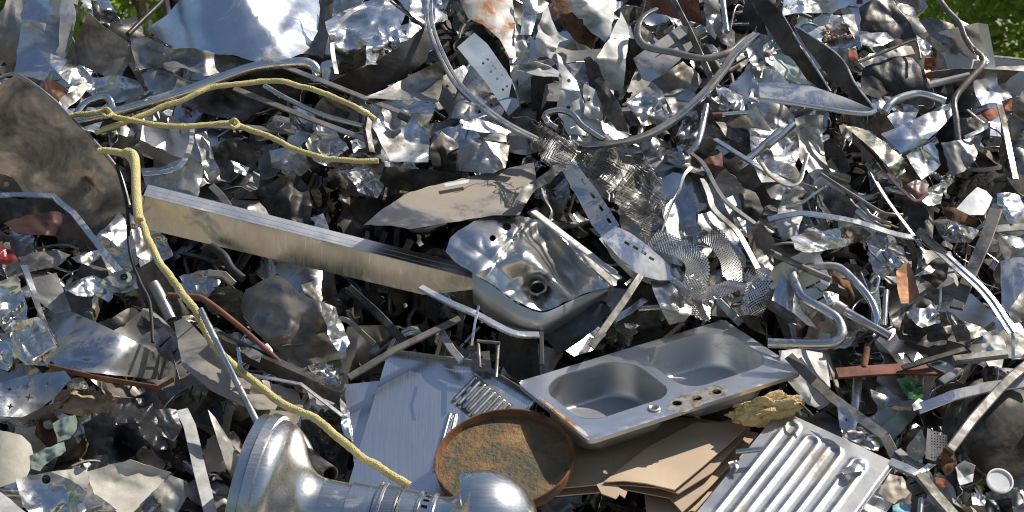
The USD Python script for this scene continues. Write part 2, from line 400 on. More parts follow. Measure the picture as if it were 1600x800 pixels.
def sweep(p, profile, normal=None, twist=0.0, scale=None, cap=True):
    """a closed profile (k x 2: across, along the normal) carried along the points p"""
    p = np.asarray(p, float); pr = np.asarray(profile, float); k = len(pr)
    t = np.gradient(p, axis=0); t /= np.linalg.norm(t, axis=1, keepdims=True) + 1e-12
    if normal is None:
        a = np.cross(t[0], [0, 0, 1.0] if abs(t[0][2]) < 0.9 else [1.0, 0, 0])
        nn = np.cross(a, t[0])
    else:
        nn = np.asarray(normal, float)
    rows = []
    for i in range(len(p)):
        nn = nn - (nn @ t[i]) * t[i]; nn /= np.linalg.norm(nn) + 1e-12
        b = np.cross(t[i], nn)
        a = twist * i / max(len(p) - 1, 1)
        b2, n2 = b * math.cos(a) + nn * math.sin(a), nn * math.cos(a) - b * math.sin(a)
        s = 1.0 if scale is None else scale[i]
        rows.append(p[i] + s * (pr[:, :1] * b2 + pr[:, 1:] * n2))
    v = np.vstack(rows)
    i, j = np.meshgrid(np.arange(len(p) - 1), np.arange(k), indexing='ij')
    qd = np.stack([i * k + j, i * k + (j + 1) % k, (i + 1) * k + (j + 1) % k, (i + 1) * k + j], -1).reshape(-1, 4)
    f = np.vstack([qd[:, [0, 1, 2]], qd[:, [0, 2, 3]]])
    if cap:
        tri = trimesh.creation.triangulate_polygon(Polygon(pr), engine='earcut')
        tv, tf = tri
        m = np.array([np.argmin(((pr - x) ** 2).sum(1)) for x in tv])
        tf = m[tf]
        f = np.vstack([f, tf[:, ::-1], tf + (len(p) - 1) * k])
    mm = trimesh.Trimesh(v, f, process=False)
    if mm.volume < 0:
        f = f[:, ::-1]
    return v, f


def circle(r, k=14, squash=1.0):
    a = np.arange(k) * 2 * math.pi / k
    return np.stack([r * np.cos(a), r * squash * np.sin(a)], 1)


def pipe_shell(p, r, wall, k=18, squash=1.0):
    """an open pipe with a wall"""
    vo, fo = sweep(p, circle(r, k, squash), cap=False)
    vi, fi = sweep(p, circle(r - wall, k, squash), cap=False)
    n = len(vo); m = len(p)
    f = [fo, fi[:, ::-1] + n]
    for ring, flip in ((0, False), ((m - 1) * k, True)):
        j = np.arange(k)
        qd = np.stack([ring + j, ring + (j + 1) % k, n + ring + (j + 1) % k, n + ring + j], 1)
        qd = qd if flip else qd[:, ::-1]
        f.append(np.vstack([qd[:, [0, 1, 2]], qd[:, [0, 2, 3]]]))
    return np.vstack([vo, vi]), np.vstack(f)


def rect(w_, t_):
    c = min(w_, t_) * 0.22
    x, y = w_ / 2, t_ / 2
    return np.array([(-x + c, -y), (x - c, -y), (x, -y + c), (x, y - c), (x - c, y), (-x + c, y), (-x, y - c), (-x, -y + c)])


def join(*ms):
    v, f, k = [], [], 0
    for a, b in ms:
        v.append(np.asarray(a)); f.append(np.asarray(b) + k); k += len(a)
    return np.vstack(v), np.vstack(f)


def path3(s, smooth=8):
    p = np.array([at(*a) for a in pts(s)])
    return spline(p, smooth) if smooth else p


def lathe(o, axis, prof, k=64, ref=(0, 0, 1)):
    """a profile [(along, radius)] turned about an axis; closed by the profile itself"""
    axis = np.asarray(axis, float) / np.linalg.norm(axis)
    a = np.cross(axis, ref); a /= np.linalg.norm(a); b = np.cross(axis, a)
    th = np.arange(k) * 2 * math.pi / k
    c = np.cos(th)[:, None] * a + np.sin(th)[:, None] * b
    v = np.vstack([np.asarray(o) + s * axis + max(r, 1e-4) * c for s, r in prof])
    m = len(prof)
    i, j = np.meshgrid(np.arange(m - 1), np.arange(k), indexing='ij')
    qd = np.stack([i * k + j, i * k + (j + 1) % k, (i + 1) * k + (j + 1) % k, (i + 1) * k + j], -1).reshape(-1, 4)
    f = np.vstack([qd[:, [0, 1, 2]], qd[:, [0, 2, 3]]])
    return v, f


SHEETS, PIPES, BARS = 'loose sheet metal pieces in the heap', 'tubes and pipes in the heap', 'bars and strips in the heap'


def S(outline, h, n, mat, label, amp=0.12, name='metal_sheet', cat='metal sheet', group=SHEETS, **k):
    S.seed += 1
    o = obj(name, sheet_mesh(outline, h, n, amp, k.pop('seed', S.seed), **k), mat)
    return tag(o, label, cat, group)


S.seed = 100


def T(path, r, mat, label, name='metal_tube', cat='tube', group=PIPES, smooth=8, hollow=False, squash=1.0, k=14):
    p = path3(path, smooth)
    m = pipe_shell(p, r, r * 0.16, 18, squash) if hollow else sweep(p, circle(r, k, squash))
    return tag(obj(name, m, mat, smooth=50), label, cat, group)


def B(path, w_, t_, n, mat, label, name='metal_bar', cat='metal bar', group=BARS, smooth=0, twist=0.0, profile=None):
    p = path3(path, smooth)
    if len(p) == 2:
        p = np.array([p[0] + (p[1] - p[0]) * t for t in np.linspace(0, 1, 7)])
        rg = np.random.default_rng(len(path) * 7 + int(w_ * 1e4))
        p[1:-1] += rg.normal(0, 0.0012, (5, 3))
    pr = rect(w_, t_) if profile is None else np.asarray(profile)
    return tag(obj(name, sweep(p, pr, w(NRM[n] if isinstance(n, str) else n), twist), mat, smooth=25), label, cat, group)


def angle(a, b, t=0.003):
    """the profile of an angle bar: one leg across, one going back"""
    return np.array([(-a / 2, 0), (a / 2, 0), (a / 2, -t), (-a / 2 + t, -t), (-a / 2 + t, -b), (-a / 2, -b)])

# ================================================================ the setting
def grid_mesh(xs, ys, z):
    X, Y = np.meshgrid(xs, ys, indexing='ij')
    v = np.stack([X, Y, z(X, Y)], -1).reshape(-1, 3)
    a, b = len(xs), len(ys)
    i, j = np.meshgrid(np.arange(a - 1), np.arange(b - 1), indexing='ij')
    qd = np.stack([i * b + j, (i + 1) * b + j, (i + 1) * b + j + 1, i * b + j + 1], -1).reshape(-1, 4)
    return v, np.vstack([qd[:, [0, 1, 2]], qd[:, [0, 2, 3]]])


SKY_PX = [-900, -200, 0, 190, 250, 330, 1400, 1450, 1530, 1600, 2400]
SKY_PY = [140, 95, 75, 75, 50, -70, -70, 20, 120, 140, 260]


def crest(x, y):
    px = 800 + x / 8.9 * FPX
    py = np.interp(px, SKY_PX, SKY_PY)
    return CAM[2] - (y + 7) * np.tan(PITCH + np.arctan((py - 400) / FPX))


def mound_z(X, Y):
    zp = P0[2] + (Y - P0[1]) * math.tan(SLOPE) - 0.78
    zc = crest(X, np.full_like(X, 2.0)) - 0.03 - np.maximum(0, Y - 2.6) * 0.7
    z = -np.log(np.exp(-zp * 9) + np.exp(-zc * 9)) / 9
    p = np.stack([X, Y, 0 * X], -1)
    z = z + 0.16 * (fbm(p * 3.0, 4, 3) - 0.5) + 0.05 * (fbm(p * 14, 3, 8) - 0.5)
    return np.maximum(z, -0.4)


g = obj('ground', grid_mesh(np.concatenate([[-250, -120, -60, -25], np.linspace(-12, 12, 60), [25, 60, 120, 250]]), np.concatenate([[-250, -90, -40, -20], np.linspace(-12, 30, 90), [60, 120, 250]]),
        lambda X, Y: 0.06 * (fbm(np.stack([X * 0.8, Y * 0.8, 0 * X], -1), 3, 2) - 0.5)), 'ground')
tag(g, 'bare pale brown dirt around the heap, mostly out of view, lighting downward faces', kind='structure')
g = obj('mound', grid_mesh(np.linspace(-4.6, 4.6, 190), np.linspace(-1.9, 6.4, 170), mound_z), 'shade_soil')
tag(g, 'packed debris under the loose scrap, coloured near black for shaded gaps', kind='structure')


def tree(name, label, x, y, height, rad, mat, seed, clumps=70, leaves=130, low=0.25):
    rg = np.random.default_rng(seed)
    t = empty(name, label, 'tree', (x, y, 0), 'trees behind the scrap heap')
    base = np.array([x, y, 0.0])
    tops = []
    m = []
    trunk = np.array([base + [0, 0, -0.1], base + [0.05, 0.02, height * 0.3], base + [-0.05, 0.05, height * 0.65], base + [0.02, 0, height * 0.95]])
    m.append(sweep(spline(trunk, 5), circle(0.12, 8), scale=np.linspace(1.2, 0.25, 16)))
    for k in range(9):
        a = k * 2.4 + rg.uniform(0, 1); hh = height * rg.uniform(0.2, 0.75)
        p1 = base + [0, 0, hh]; p2 = p1 + [math.cos(a) * rad * 0.75, math.sin(a) * rad * 0.75, rad * 0.55]
        m.append(sweep(spline([p1, (p1 + p2) / 2 + [0, 0, -0.1], p2], 4), circle(0.05, 6), scale=np.linspace(1, 0.3, 9)))
    obj('trunk', join(*m), 'bark', t)
    V = []
    for c in range(clumps):
        d = rg.normal(size=3); d /= np.linalg.norm(d)
        r = rg.uniform(0.45, 1.0) ** 0.6
        cc = base + [d[0] * rad * r, d[1] * rad * r, height * (0.5 + low * 0.5) + d[2] * height * (0.5 - low * 0.5) * r]
        cr = rad * rg.uniform(0.14, 0.30)
        pp = rg.normal(size=(leaves, 3)); pp /= np.linalg.norm(pp, axis=1, keepdims=True)
        pp *= (rg.uniform(0.2, 1, (leaves, 1)) ** 0.5) * cr
        pp[:, 2] *= 0.7
        a = rg.normal(size=(leaves, 3)); a /= np.linalg.norm(a, axis=1, keepdims=True)
        b = np.cross(a, rg.normal(size=(leaves, 3))); b /= np.linalg.norm(b, axis=1, keepdims=True)
        s = rg.uniform(0.035, 0.065, (leaves, 1))
        o = cc + pp
        V.append(np.stack([o - a * s, o + b * s * 0.5, o + a * s, o - b * s * 0.5], 1).reshape(-1, 3))
    V = np.vstack(V)
    k = np.arange(len(V) // 4)[:, None] * 4
    obj('crown', (V, np.vstack([k + [0, 1, 2], k + [0, 2, 3]])), mat, t, smooth=False)


tree('bushy_tree', 'sunlit bushy tree behind the right end of the heap', 5.6, 13.5, 4.6, 1.5, 'leaf', 5, 170, 150, 0.04)
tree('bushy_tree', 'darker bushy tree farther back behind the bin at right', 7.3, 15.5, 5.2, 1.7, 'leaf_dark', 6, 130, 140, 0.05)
tree('bushy_tree', 'green tree seen through the gap beside the tub shell at left', -3.6, 12.5, 4.4, 1.4, 'leaf', 7, 150, 150, 0.04)
tree('bushy_tree', 'leafy tree filling the gap between the two right-hand trees', 6.3, 17.5, 5.2, 2.0, 'leaf', 9, 150, 150, 0.04)
tree('bushy_tree', 'leafy tree behind the gap beside the tall pale panels', -4.4, 17.0, 5.0, 1.9, 'leaf', 10, 150, 150, 0.04)
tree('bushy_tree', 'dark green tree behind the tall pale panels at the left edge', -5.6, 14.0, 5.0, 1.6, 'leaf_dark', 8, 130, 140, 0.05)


# wood out of view round the yard: one mass of foliage, darkens reflections
rg = np.random.default_rng(77)
V = []
for k in range(900):
    a = rg.uniform(math.radians(-205), math.radians(25))          # to the sides of the heap and behind the viewer
    R = rg.uniform(19, 25)
    top = 5.5 + 3.2 * noise(np.array([[a * 4.0, 0.3, 0.1]]), 4)[0] + 1.2 * noise(np.array([[a * 13.0, 0.3, 0.1]]), 5)[0]
    cc = np.array([R * math.cos(a), -3 + R * math.sin(a), rg.uniform(0.3, top)])
    pp = rg.normal(size=(70, 3)) * 0.5
    q1 = rg.normal(size=(70, 3)); q1 /= np.linalg.norm(q1, axis=1, keepdims=True)
    q2 = np.cross(q1, rg.normal(size=(70, 3))); q2 /= np.linalg.norm(q2, axis=1, keepdims=True)
    s = rg.uniform(0.14, 0.28, (70, 1)); o_ = cc + pp
    V.append(np.stack([o_ - q1 * s, o_ + q2 * s * .6, o_ + q1 * s, o_ - q2 * s * .6], 1).reshape(-1, 3))
V = np.vstack(V); k = np.arange(len(V) // 4)[:, None] * 4
tag(obj('woodland', (V, np.vstack([k + [0, 1, 2], k + [0, 2, 3]])), 'leaf_dark', smooth=False), 'unseen leafy wood around the scrap yard that darkens reflections', kind='stuff')


# ================================================================ the double bowl sink
def frame(P, N, p0, p1, p3):
    """origin, two axes and the normal of a rectangle that lies on a plane, with its two lengths"""
    o, a, b = (hit(*x, P, N) for x in (p0, p1, p3))
    U = (a - o) / np.linalg.norm(a - o)
    V = np.cross(N, U)
    if V @ (b - o) < 0:
        V = -V
    return o, U, V, N, np.linalg.norm(a - o), abs((b - o) @ V)


def loc(fr, u, v, z=0.0):
    o, U, V, N = fr[:4]
    return o + np.multiply.outer(np.asarray(u, float), U) + np.multiply.outer(np.asarray(v, float), V) + np.multiply.outer(np.asarray(z, float) + 0 * np.asarray(u, float), N)


def fix(v, f):
    m = trimesh.Trimesh(v, f, process=False)
    return (v, f[:, ::-1]) if m.volume < 0 else (v, f)


def loft(rings, close=True):
    k = len(rings[0]); v = np.vstack(rings)
    i, j = np.meshgrid(np.arange(len(rings) - 1), np.arange(k), indexing='ij')
    qd = np.stack([i * k + j, i * k + (j + 1) % k, (i + 1) * k + (j + 1) % k, (i + 1) * k + j], -1).reshape(-1, 4)
    return v, np.vstack([qd[:, [0, 1, 2]], qd[:, [0, 2, 3]]])


P, N = plane(1035, 592, 0.17, (-0.02, 0.90, 0.43))
fr = frame(P, N, (807, 597), (1131, 499), (930, 686))
LU, LV = fr[4], fr[5]


def local(fr, px, py):
    p = hit(px, py, fr[3] * 0 + fr[0], fr[3])
    return (p - fr[0]) @ fr[1], (p - fr[0]) @ fr[2]


sink = empty('double_sink', 'stainless double bowl kitchen sink with four tap holes lying on cardboard', 'sink', loc(fr, LU / 2, LV / 2, -0.18))


def round_rect(x0, y0, x1, y1, r0, r1, k=14):
    """corners at y0 rounded by r0, corners at y1 by r1; sides bow outward a little"""
    out = []
    for cx_, cy_, a0, r in ((x1 - r0, y0 + r0, -90, r0), (x1 - r1, y1 - r1, 0, r1), (x0 + r1, y1 - r1, 90, r1), (x0 + r0, y0 + r0, 180, r0)):
        for i in range(k):
            a = math.radians(a0 + 90 * i / (k - 1))
            out.append((cx_ + r * math.cos(a), cy_ + r * math.sin(a)))
    p = np.array(out)
    m = np.array([(x0 + x1) / 2, (y0 + y1) / 2])
    sz = np.array([x1 - x0, y1 - y0]) / 2
    t = (p - m) / sz
    bow = 1 + 0.045 * np.stack([1 - t[:, 1] ** 2, 1 - t[:, 0] ** 2], 1)
    return m + (p - m) * bow


BOWLS = [(0.065 * LU, 0.10 * LV, 0.472 * LU, 0.765 * LV), (0.535 * LU, 0.10 * LV, 0.94 * LU, 0.765 * LV)]
deck = Polygon([(0, 0), (LU, 0), (LU, LV), (0, LV)]).buffer(-0.03).buffer(0.03, 6)
rims = [round_rect(*b, 0.105, 0.07) for b in BOWLS]
for r in rims:
    deck = deck.difference(Polygon(r))
holes = [(1058, 630), (1089, 622), (1120, 612)]
hl = [local(fr, *h) for h in holes]
wl = local(fr, 1022, 639)
for h in hl + [wl]:
    deck = deck.difference(Point(h).buffer(0.0165, 10))
qv, qf = fill(deck, 0.016, 4)
edge = np.minimum.reduce([qv[:, 0], LU - qv[:, 0], qv[:, 1], LV - qv[:, 1]])
zz = 0.006 * np.exp(-(edge / 0.009) ** 2) - 0.006 * np.clip(1 - edge / 0.003, 0, 1)
dent = -0.005 * np.exp(-((qv[:, 0] - 0.05) ** 2 + (qv[:, 1] - LV) ** 2) / 0.02)
v = loc(fr, qv[:, 0], qv[:, 1], zz + dent)
if (np.cross(v[qf[:, 1]] - v[qf[:, 0]], v[qf[:, 2]] - v[qf[:, 0]]) @ fr[3]).sum() < 0:
    qf = qf[:, ::-1]
dk = obj('deck', solidify(v, qf, np.tile(fr[3], (len(v), 1)), 0.0016), 'sink_steel', sink)
ring = np.array(Polygon([(0, 0), (LU, 0), (LU, LV), (0, LV)]).buffer(-0.03).buffer(0.03, 6).exterior.coords[:-1])
c0 = np.array([LU / 2, LV / 2])
obj('edge_flange', fix(*loft([loc(fr, *((ring - c0) * s + c0).T, z) for s, z in ((1.0, -0.001), (1.002, -0.004), (1.001, -0.016), (0.996, -0.016), (0.995, -0.003), (1.0, -0.001))])), 'sink_steel', sink)
for r, b in zip(rims, BOWLS):
    m = np.array([(b[0] + b[2]) / 2, (b[1] + b[3]) / 2])
    sec = [(1.0, -0.001), (0.993, -0.003), (0.986, -0.008), (0.978, -0.04), (0.965, -0.085), (0.95, -0.112), (0.925, -0.126), (0.87, -0.134), (0.5, -0.138), (0.25, -0.140), (0.165, -0.141), (0.15, -0.146), (0.13, -0.148)]
    outer = [(s * 1.004 + 0.006, z - 0.0025) for s, z in sec[1:]]
    rr = [loc(fr, *((r - m) * (s * np.array([1, 1])) + m).T, z) for s, z in sec + outer[::-1]]
    rr.append(rr[0])
    bw = obj('bowl', fix(*loft(rr)), 'bowl_steel', sink)
    obj('drain_ring', fix(*lathe(loc(fr, *m, -0.1455), fr[3], [(-0.008, 0.0), (-0.008, 0.030), (0.002, 0.050), (0.005, 0.052), (0.005, 0.046), (-0.002, 0.032), (-0.002, 0.0)], 28)), 'dull', UsdGeom.Mesh(bw))
obj('tap_hole_washer', fix(*lathe(loc(fr, *wl, 0.001), fr[3], [(0, 0.011), (0, 0.022), (0.004, 0.021), (0.006, 0.017), (0.003, 0.011), (0, 0.011)], 24)), 'galvanised', sink)

bp = np.array([loc(fr, x, y, -0.022) for x, y in (wl, hl[0], hl[1], hl[2])]); bp = np.vstack([bp[0] * 1.25 - bp[1] * .25, bp, bp[3] * 1.4 - bp[2] * .4])
obj('tap_bracket', sweep(bp, rect(.062, .004), fr[3]), 'black_metal', dk)  # added plate under the tap holes, keeps sun spots off the cardboard
lp = [local(fr, *x) for x in ((1040, 640), (1046, 626), (1066, 616), (1092, 610), (1120, 601), (1136, 606), (1134, 618), (1112, 624), (1090, 636), (1070, 644))]
lp = rough_outline(np.array(lp) * 1000, 3, 5) / 1000
lg = Polygon(lp).buffer(0)
for h in hl:
    lg = lg.difference(Point(h).buffer(0.0175, 10))
if lg.geom_type != 'Polygon':
    lg = max(lg.geoms, key=lambda g: g.area)
qv, qf = fill(lg, 0.008, 4)
v = loc(fr, qv[:, 0], qv[:, 1], 0.0005 + 0 * qv[:, 0])
if (np.cross(v[qf[:, 1]] - v[qf[:, 0]], v[qf[:, 2]] - v[qf[:, 0]]) @ fr[3]).sum() < 0:
    qf = qf[:, ::-1]
obj('lime_crust', solidify(v, qf, np.tile(fr[3], (len(v), 1)), 0.0008), 'lime', dk)
ev = loc(fr, np.full(12, 0.008), np.linspace(LV * .30, LV - .02, 12), 0.0062)
obj('rust_edge', sweep(ev, rect(.014, .0016), fr[3], scale=np.array([.2, .5, .8, 1, .9, 1, 1.1, 1, 1.2, 1.3, 1.1, .5])), 'rusted_white', sink)

# ================================================================ cardboard under the sink
def board(parent, name, outline, P, N, off, t=0.004, curl=None, mat='cardboard', n_step=8):
    p = pts(outline)
    qv, qf = fill(Polygon(p), n_step, 3)
    d = off + (curl(qv) if curl else 0) + 0.003 * (fbm(np.c_[qv * 0.02, 0 * qv[:, 0]], 2, 4) - 0.5)
    v = hit(qv[:, 0], qv[:, 1], P, N, d)
    if (np.cross(v[qf[:, 1]] - v[qf[:, 0]], v[qf[:, 2]] - v[qf[:, 0]]) @ N).sum() < 0:
        qf = qf[:, ::-1]
    return obj(name, solidify(v, qf, vnormals(v, qf), t), mat, parent)


P, N = plane(1020, 715, 0.085, (0.02, 0.88, 0.48))
card = empty('folded_cardboard', 'flattened brown cardboard box folded in layers under the double sink', 'cardboard', at(1020, 715, 0.0))
fold = lambda x0: (lambda q: 0.02 * np.exp(-((q[:, 1] - (755 - 0.05 * (q[:, 0] - 1000))) / 14) ** 2))
board(card, 'panel', '850,690 1040,650 1090,654 1173,664 1172,672 1113,738 1060,771 1030,762 985,758 935,757 879,762 850,764', P, N, 0.0)
board(card, 'panel', '868,700 940,690 1095,664 1185,676 1160,706 1108,762 1066,800 1046,778 980,765 868,775', P, N, -0.035)
board(card, 'panel', '1000,700 1100,668 1196,683 1150,725 1098,785 1058,830 1010,800', P, N, -0.075)
P2, N2 = plane(1030, 705, 0.105, (0.0, 0.88, 0.47))
board(card, 'flap', '943,753 975,727 1011,699 1087,660 1172,662 1140,692 1096,730 1054,765 1010,755 975,751', P2, N2, 0.0, curl=lambda q: 0.012 * np.clip((q[:, 1] - 710) / 50, 0, 1) * np.sin(np.clip((q[:, 0] - 940) / 120, 0, 1) * 3.14))
board(card, 'torn_edge', '932,757 944,751 980,768 976,778 968,772 962,779 940,771', P, N, 0.012)

# ================================================================ drainboard sheet
P, N = plane(690, 660, 0.06, (0.02, 0.66, 0.75))
drain = empty('drainboard', 'blue-grey brushed steel drainboard with two groups of raised ribs beside the rusty pan', 'drainboard', at(690, 700, 0.0))
outl = '606,552 744,569 835,625 812,668 760,720 690,790 640,830 520,830 545,755'
m = sheet_mesh(outl, 0.06, (0.02, 0.66, 0.75), 0, 5, centre=(690, 660), torn=0.0, creases=2, step=5)
obj('panel', m, 'brushed', drain)


def lip(parent, a, b, P, N, hgt, t, mat, name):
    p = np.array([hit(*x, P, N) for x in (a, b)])
    p = np.array([p[0] + (p[1] - p[0]) * s for s in np.linspace(0, 1, 5)]) + N * hgt / 2
    return obj(name, sweep(p, rect(t, hgt), N), mat, parent, smooth=25)


lip(drain, (606, 551), (745, 569), P, N, 0.022, 0.006, 'dull', 'back_lip')
lip(drain, (745, 568), (836, 624), P, N, 0.020, 0.006, 'dull', 'side_lip')


def ribs(a0, a1, b0, b1, k, r=0.0082):
    for i in range(k):
        s = i / (k - 1)
        p = np.array([hit(*(np.array(a0) + (np.array(a1) - a0) * s), P, N), hit(*(np.array(b0) + (np.array(b1) - b0) * s), P, N)])
        L = np.linalg.norm(p[1] - p[0])
        q_ = np.array([p[0] + (p[1] - p[0]) * x for x in (0, 0.01, 0.03, 0.06, 0.5, 0.94, 0.97, 0.99, 1)]) + N * 0.0045
        obj('rib', sweep(q_, circle(r, 12), N, scale=np.array([0.25, 0.6, 0.85, 1, 1, 1, 0.85, 0.6, 0.25])), 'brushed', drain, smooth=50)


ribs((743.5, 591), (796, 632), (709, 627), (760, 668), 8)
ribs((704, 646), (712.5, 647), (678, 738), (690, 738), 2)
ribs((720, 665), (744, 668), (695, 735), (716, 737), 4)
obj('rib_panel', sheet_mesh('744,587 803,632 760,672 704,627', 0.0615, (0.02, 0.66, 0.75), 0, 7, centre=(690, 660), torn=0, step=8), 'dull', drain)
S.seed = 300
S('537,601 592,595 608,640 572,740 556,745', 0.02, (0.05, 0.66, 0.75), 'brushed', 'blue-grey flat steel panel mostly hidden behind the ribbed drainboard', 0.01, torn=0)

# ================================================================ rusty pan
P, N = plane(788, 712, 0.21, (-0.10, 0.78, 0.61))
c = hit(788, 714, P, N)
rad = np.linalg.norm(hit(898, 702, P, N) - c)
pan = empty('rusty_pan', 'round shallow rust-covered pan leaning in front of the double sink', 'pan', c - N * 0.055)
obj('base', fix(*lathe(c, N, [(-0.038, 0), (-0.038, rad * 0.96), (-0.027, rad * 0.95), (-0.027, rad * 0.5), (-0.026, 0)], 72)), 'pan_rust', pan)
obj('rim', fix(*lathe(c, N, [(-0.039, rad * 0.955), (-0.038, rad * 0.985), (-0.022, rad * 0.99), (0.0, rad), (0.003, rad * 0.995), (0.003, rad * 0.975), (-0.002, rad * 0.97), (-0.022, rad * 0.965), (-0.033, rad * 0.945), (-0.039, rad * 0.955)], 72)), 'rust', pan)

# ================================================================ vent pipe with a flared horn and a domed cap
SC = 1 / 455.0
o = at(481, 806, 0.31)
ax = w((0.97, -0.165, 0.12))
r0 = np.linalg.norm(at(481, 806, 0.31) - at(481, 748, 0.31)) * 0.86
vent = empty('vent_pipe', 'polished steel vent pipe with a flared horn, collars and a slotted ring', 'vent pipe', at(560, 830, 0.1))
wall = 0.004
horn = [(-0.02, 2.40), (-0.055, 2.46), (-0.075, 2.44), (-0.085, 2.36), (-0.10, 2.36)]
prof = [(0.040, r0 * 1.01), (0.022, r0 * 1.03), (0.004, r0 * 1.09), (-0.014, r0 * 1.19), (-0.030, r0 * 1.33), (-0.045, r0 * 1.51), (-0.058, r0 * 1.71), (-0.070, r0 * 1.91), (-0.082, r0 * 2.08), (-0.094, r0 * 2.18), (-0.110, r0 * 2.25), (-0.128, r0 * 2.27), (-0.131, r0 * 2.36), (-0.160, r0 * 2.40), (-0.166, r0 * 2.32), (-0.195, r0 * 2.33)]
inner = [(s - 0.002, r - wall) for s, r in prof[::-1]]
obj('horn', fix(*lathe(o, ax, prof + inner + prof[:1], 96)), 'polished', vent, smooth=40)
obj('barrel', fix(*lathe(o, ax, [(-0.002, r0), (0.235, r0), (0.235, r0 - wall), (-0.002, r0 - wall), (-0.002, r0)], 80)), 'polished', vent)
L1 = 0.212


def ringp(name, s0, s1, rr, mat, bead=0.0):
    pr = [(s0, rr - 0.006), (s0, rr), (s0 + 0.003, rr + 0.003 + bead)] + ([(s0 + (s1 - s0) * x, rr + 0.003 + bead * (1 if x < .1 or x > .9 else 0)) for x in (0.08, 0.12, 0.88, 0.92)]) + [(s1 - 0.003, rr + 0.003 + bead), (s1, rr), (s1, rr - 0.006), (s0, rr - 0.006)]
    return obj(name, fix(*lathe(o, ax, pr, 80)), mat, vent, smooth=40)


ringp('sleeve', 0.13, 0.215, r0 * 1.04, 'brushed')
ringp('collar', 0.215, 0.29, r0 * 1.12, 'polished', 0.004)
ringp('bead', 0.232, 0.242, r0 * 1.16, 'galvanised')
ringp('collar', 0.29, 0.35, r0 * 1.10, 'polished', 0.003)
ringp('bead', 0.348, 0.358, r0 * 1.13, 'galvanised')
# the slotted ring: a wall with real openings
ns = 26
sv, sf = [], []
poly = Polygon([(0, 0), (0.034, 0), (0.034, 2 * math.pi), (0, 2 * math.pi)])
for i in range(ns):
    a = (i + 0.5) * 2 * math.pi / ns
    poly = poly.difference(Polygon([(0.007, a - 0.055), (0.027, a - 0.055), (0.027, a + 0.055), (0.007, a + 0.055)]))
sq = poly
U_ = np.cross(ax, [0, 0, 1]); U_ /= np.linalg.norm(U_); V_ = np.cross(ax, U_)
qv, qf = fill(sq.buffer(0), 0.02, 2)
dirs = np.cos(qv[:, 1:]) * U_ + np.sin(qv[:, 1:]) * V_
v = o + (0.358 + qv[:, :1]) * ax + dirs * (r0 * 1.08)
if np.einsum('ij,ij->i', np.cross(v[qf[:, 1]] - v[qf[:, 0]], v[qf[:, 2]] - v[qf[:, 0]]), dirs[qf[:, 0]]).sum() < 0:
    qf = qf[:, ::-1]
obj('slotted_ring', solidify(v, qf, dirs, 0.003), 'bright', vent)
obj('lining', fix(*lathe(o, ax, [(0.235, r0 * 0.9), (0.40, r0 * 0.9), (0.40, r0 * 0.86), (0.235, r0 * 0.86), (0.235, r0 * 0.9)], 48)), 'black_metal', vent)
ringp('bead', 0.392, 0.404, r0 * 1.13, 'galvanised')
pr = [(0.404, r0 * 1.08), (0.44, r0 * 1.12), (0.475, r0 * 1.28), (0.50, r0 * 1.52), (0.512, r0 * 1.66)]
obj('funnel', fix(*lathe(o, ax, pr + [(s - 0.002, r - 0.004) for s, r in pr[::-1]] + pr[:1], 80)), 'polished', vent, smooth=40)
# domed cap
dc = at(765, 818, 0.33)
da = w((0.86, 0.20, 0.10))
Rd = 0.176
dp = [(Rd * math.sin(a) * 1.05 - 0.03, Rd * math.cos(a)) for a in np.linspace(-0.10, math.pi / 2, 26)]
dome_cap = empty('dome_cap', 'shiny domed damper cap at the right end of the vent pipe', 'vent cap', dc - [0, 0, Rd])
obj('shell', fix(*lathe(dc, da, dp + [(s - 0.004, max(r - 0.004, 0)) for s, r in dp[::-1]] + dp[:1], 96)), 'polished', dome_cap, smooth=60)
obj('back_disc', fix(*lathe(dc, da, [(-0.035, 0), (-0.035, Rd * 0.93), (-0.030, Rd * 0.93), (-0.030, 0)], 48)), 'black_metal', dome_cap)
tp = sheet_mesh('717,745 720,740 752,738 756,758 735,761 722,758', 0.46, (0.0, 0.55, 0.83), 0, 3, torn=0, step=3, t=0.003, holes=[(723, 746, 1.6)])
ht = obj('hinge_tab', tp, 'bright', dome_cap)
obj('rivet', fix(*lathe(at(723.5, 746, 0.462), w((0, .55, .83)), [(-0.002, 0), (-0.002, 0.005), (0.002, 0.004), (0.003, 0)], 12)), 'dull', ht)
T('478,712,0.16 497,728,0.20 516,741,0.235', 0.030, 'stained', 'short open pipe stub poking out beside the flared horn', hollow=True)

# ================================================================ ribbed tray
P, N = plane(1240, 740, 0.17, (0.0, 0.75, 0.66))
fr = frame(P, N, (1218, 640), (1398, 722), (1060, 790))
LU, LV = fr[4], 0.62
tray = empty('ribbed_tray', 'stainless tray with long round-ended grooves beside the cardboard', 'tray', loc(fr, LU / 2, LV / 2, -0.06))
g0 = [local(fr, *x) for x in ((1237, 668), (1267, 690), (1302, 707), (1340, 726))]
g0 = [local(fr, 1212, 655)] * 0 + g0
us, vs = np.linspace(0, LU, 130), np.linspace(0, LV, 150)


def groove(X, Y):
    z = np.zeros_like(X)
    cs = [x for x in g0]
    for u0, v0 in cs:
        hw = 0.024
        d = np.where(Y < v0, np.hypot(X - u0, Y - v0), np.abs(X - u0))
        prof_ = 0.0035 * np.exp(-((d - hw) / 0.0075) ** 2) - 0.003 / (1 + np.exp((d - hw + 0.010) / 0.002))
        z += prof_
    for u0 in np.arange(-0.0, LU, 0.05):
        pass
    z += 0.010 * (fbm(np.stack([X * 4, Y * 4, 0 * X], -1), 2, 9) - 0.5)
    z -= 0.010 * np.clip((X - LU + 0.012) / 0.012, 0, 1) ** 2
    return z


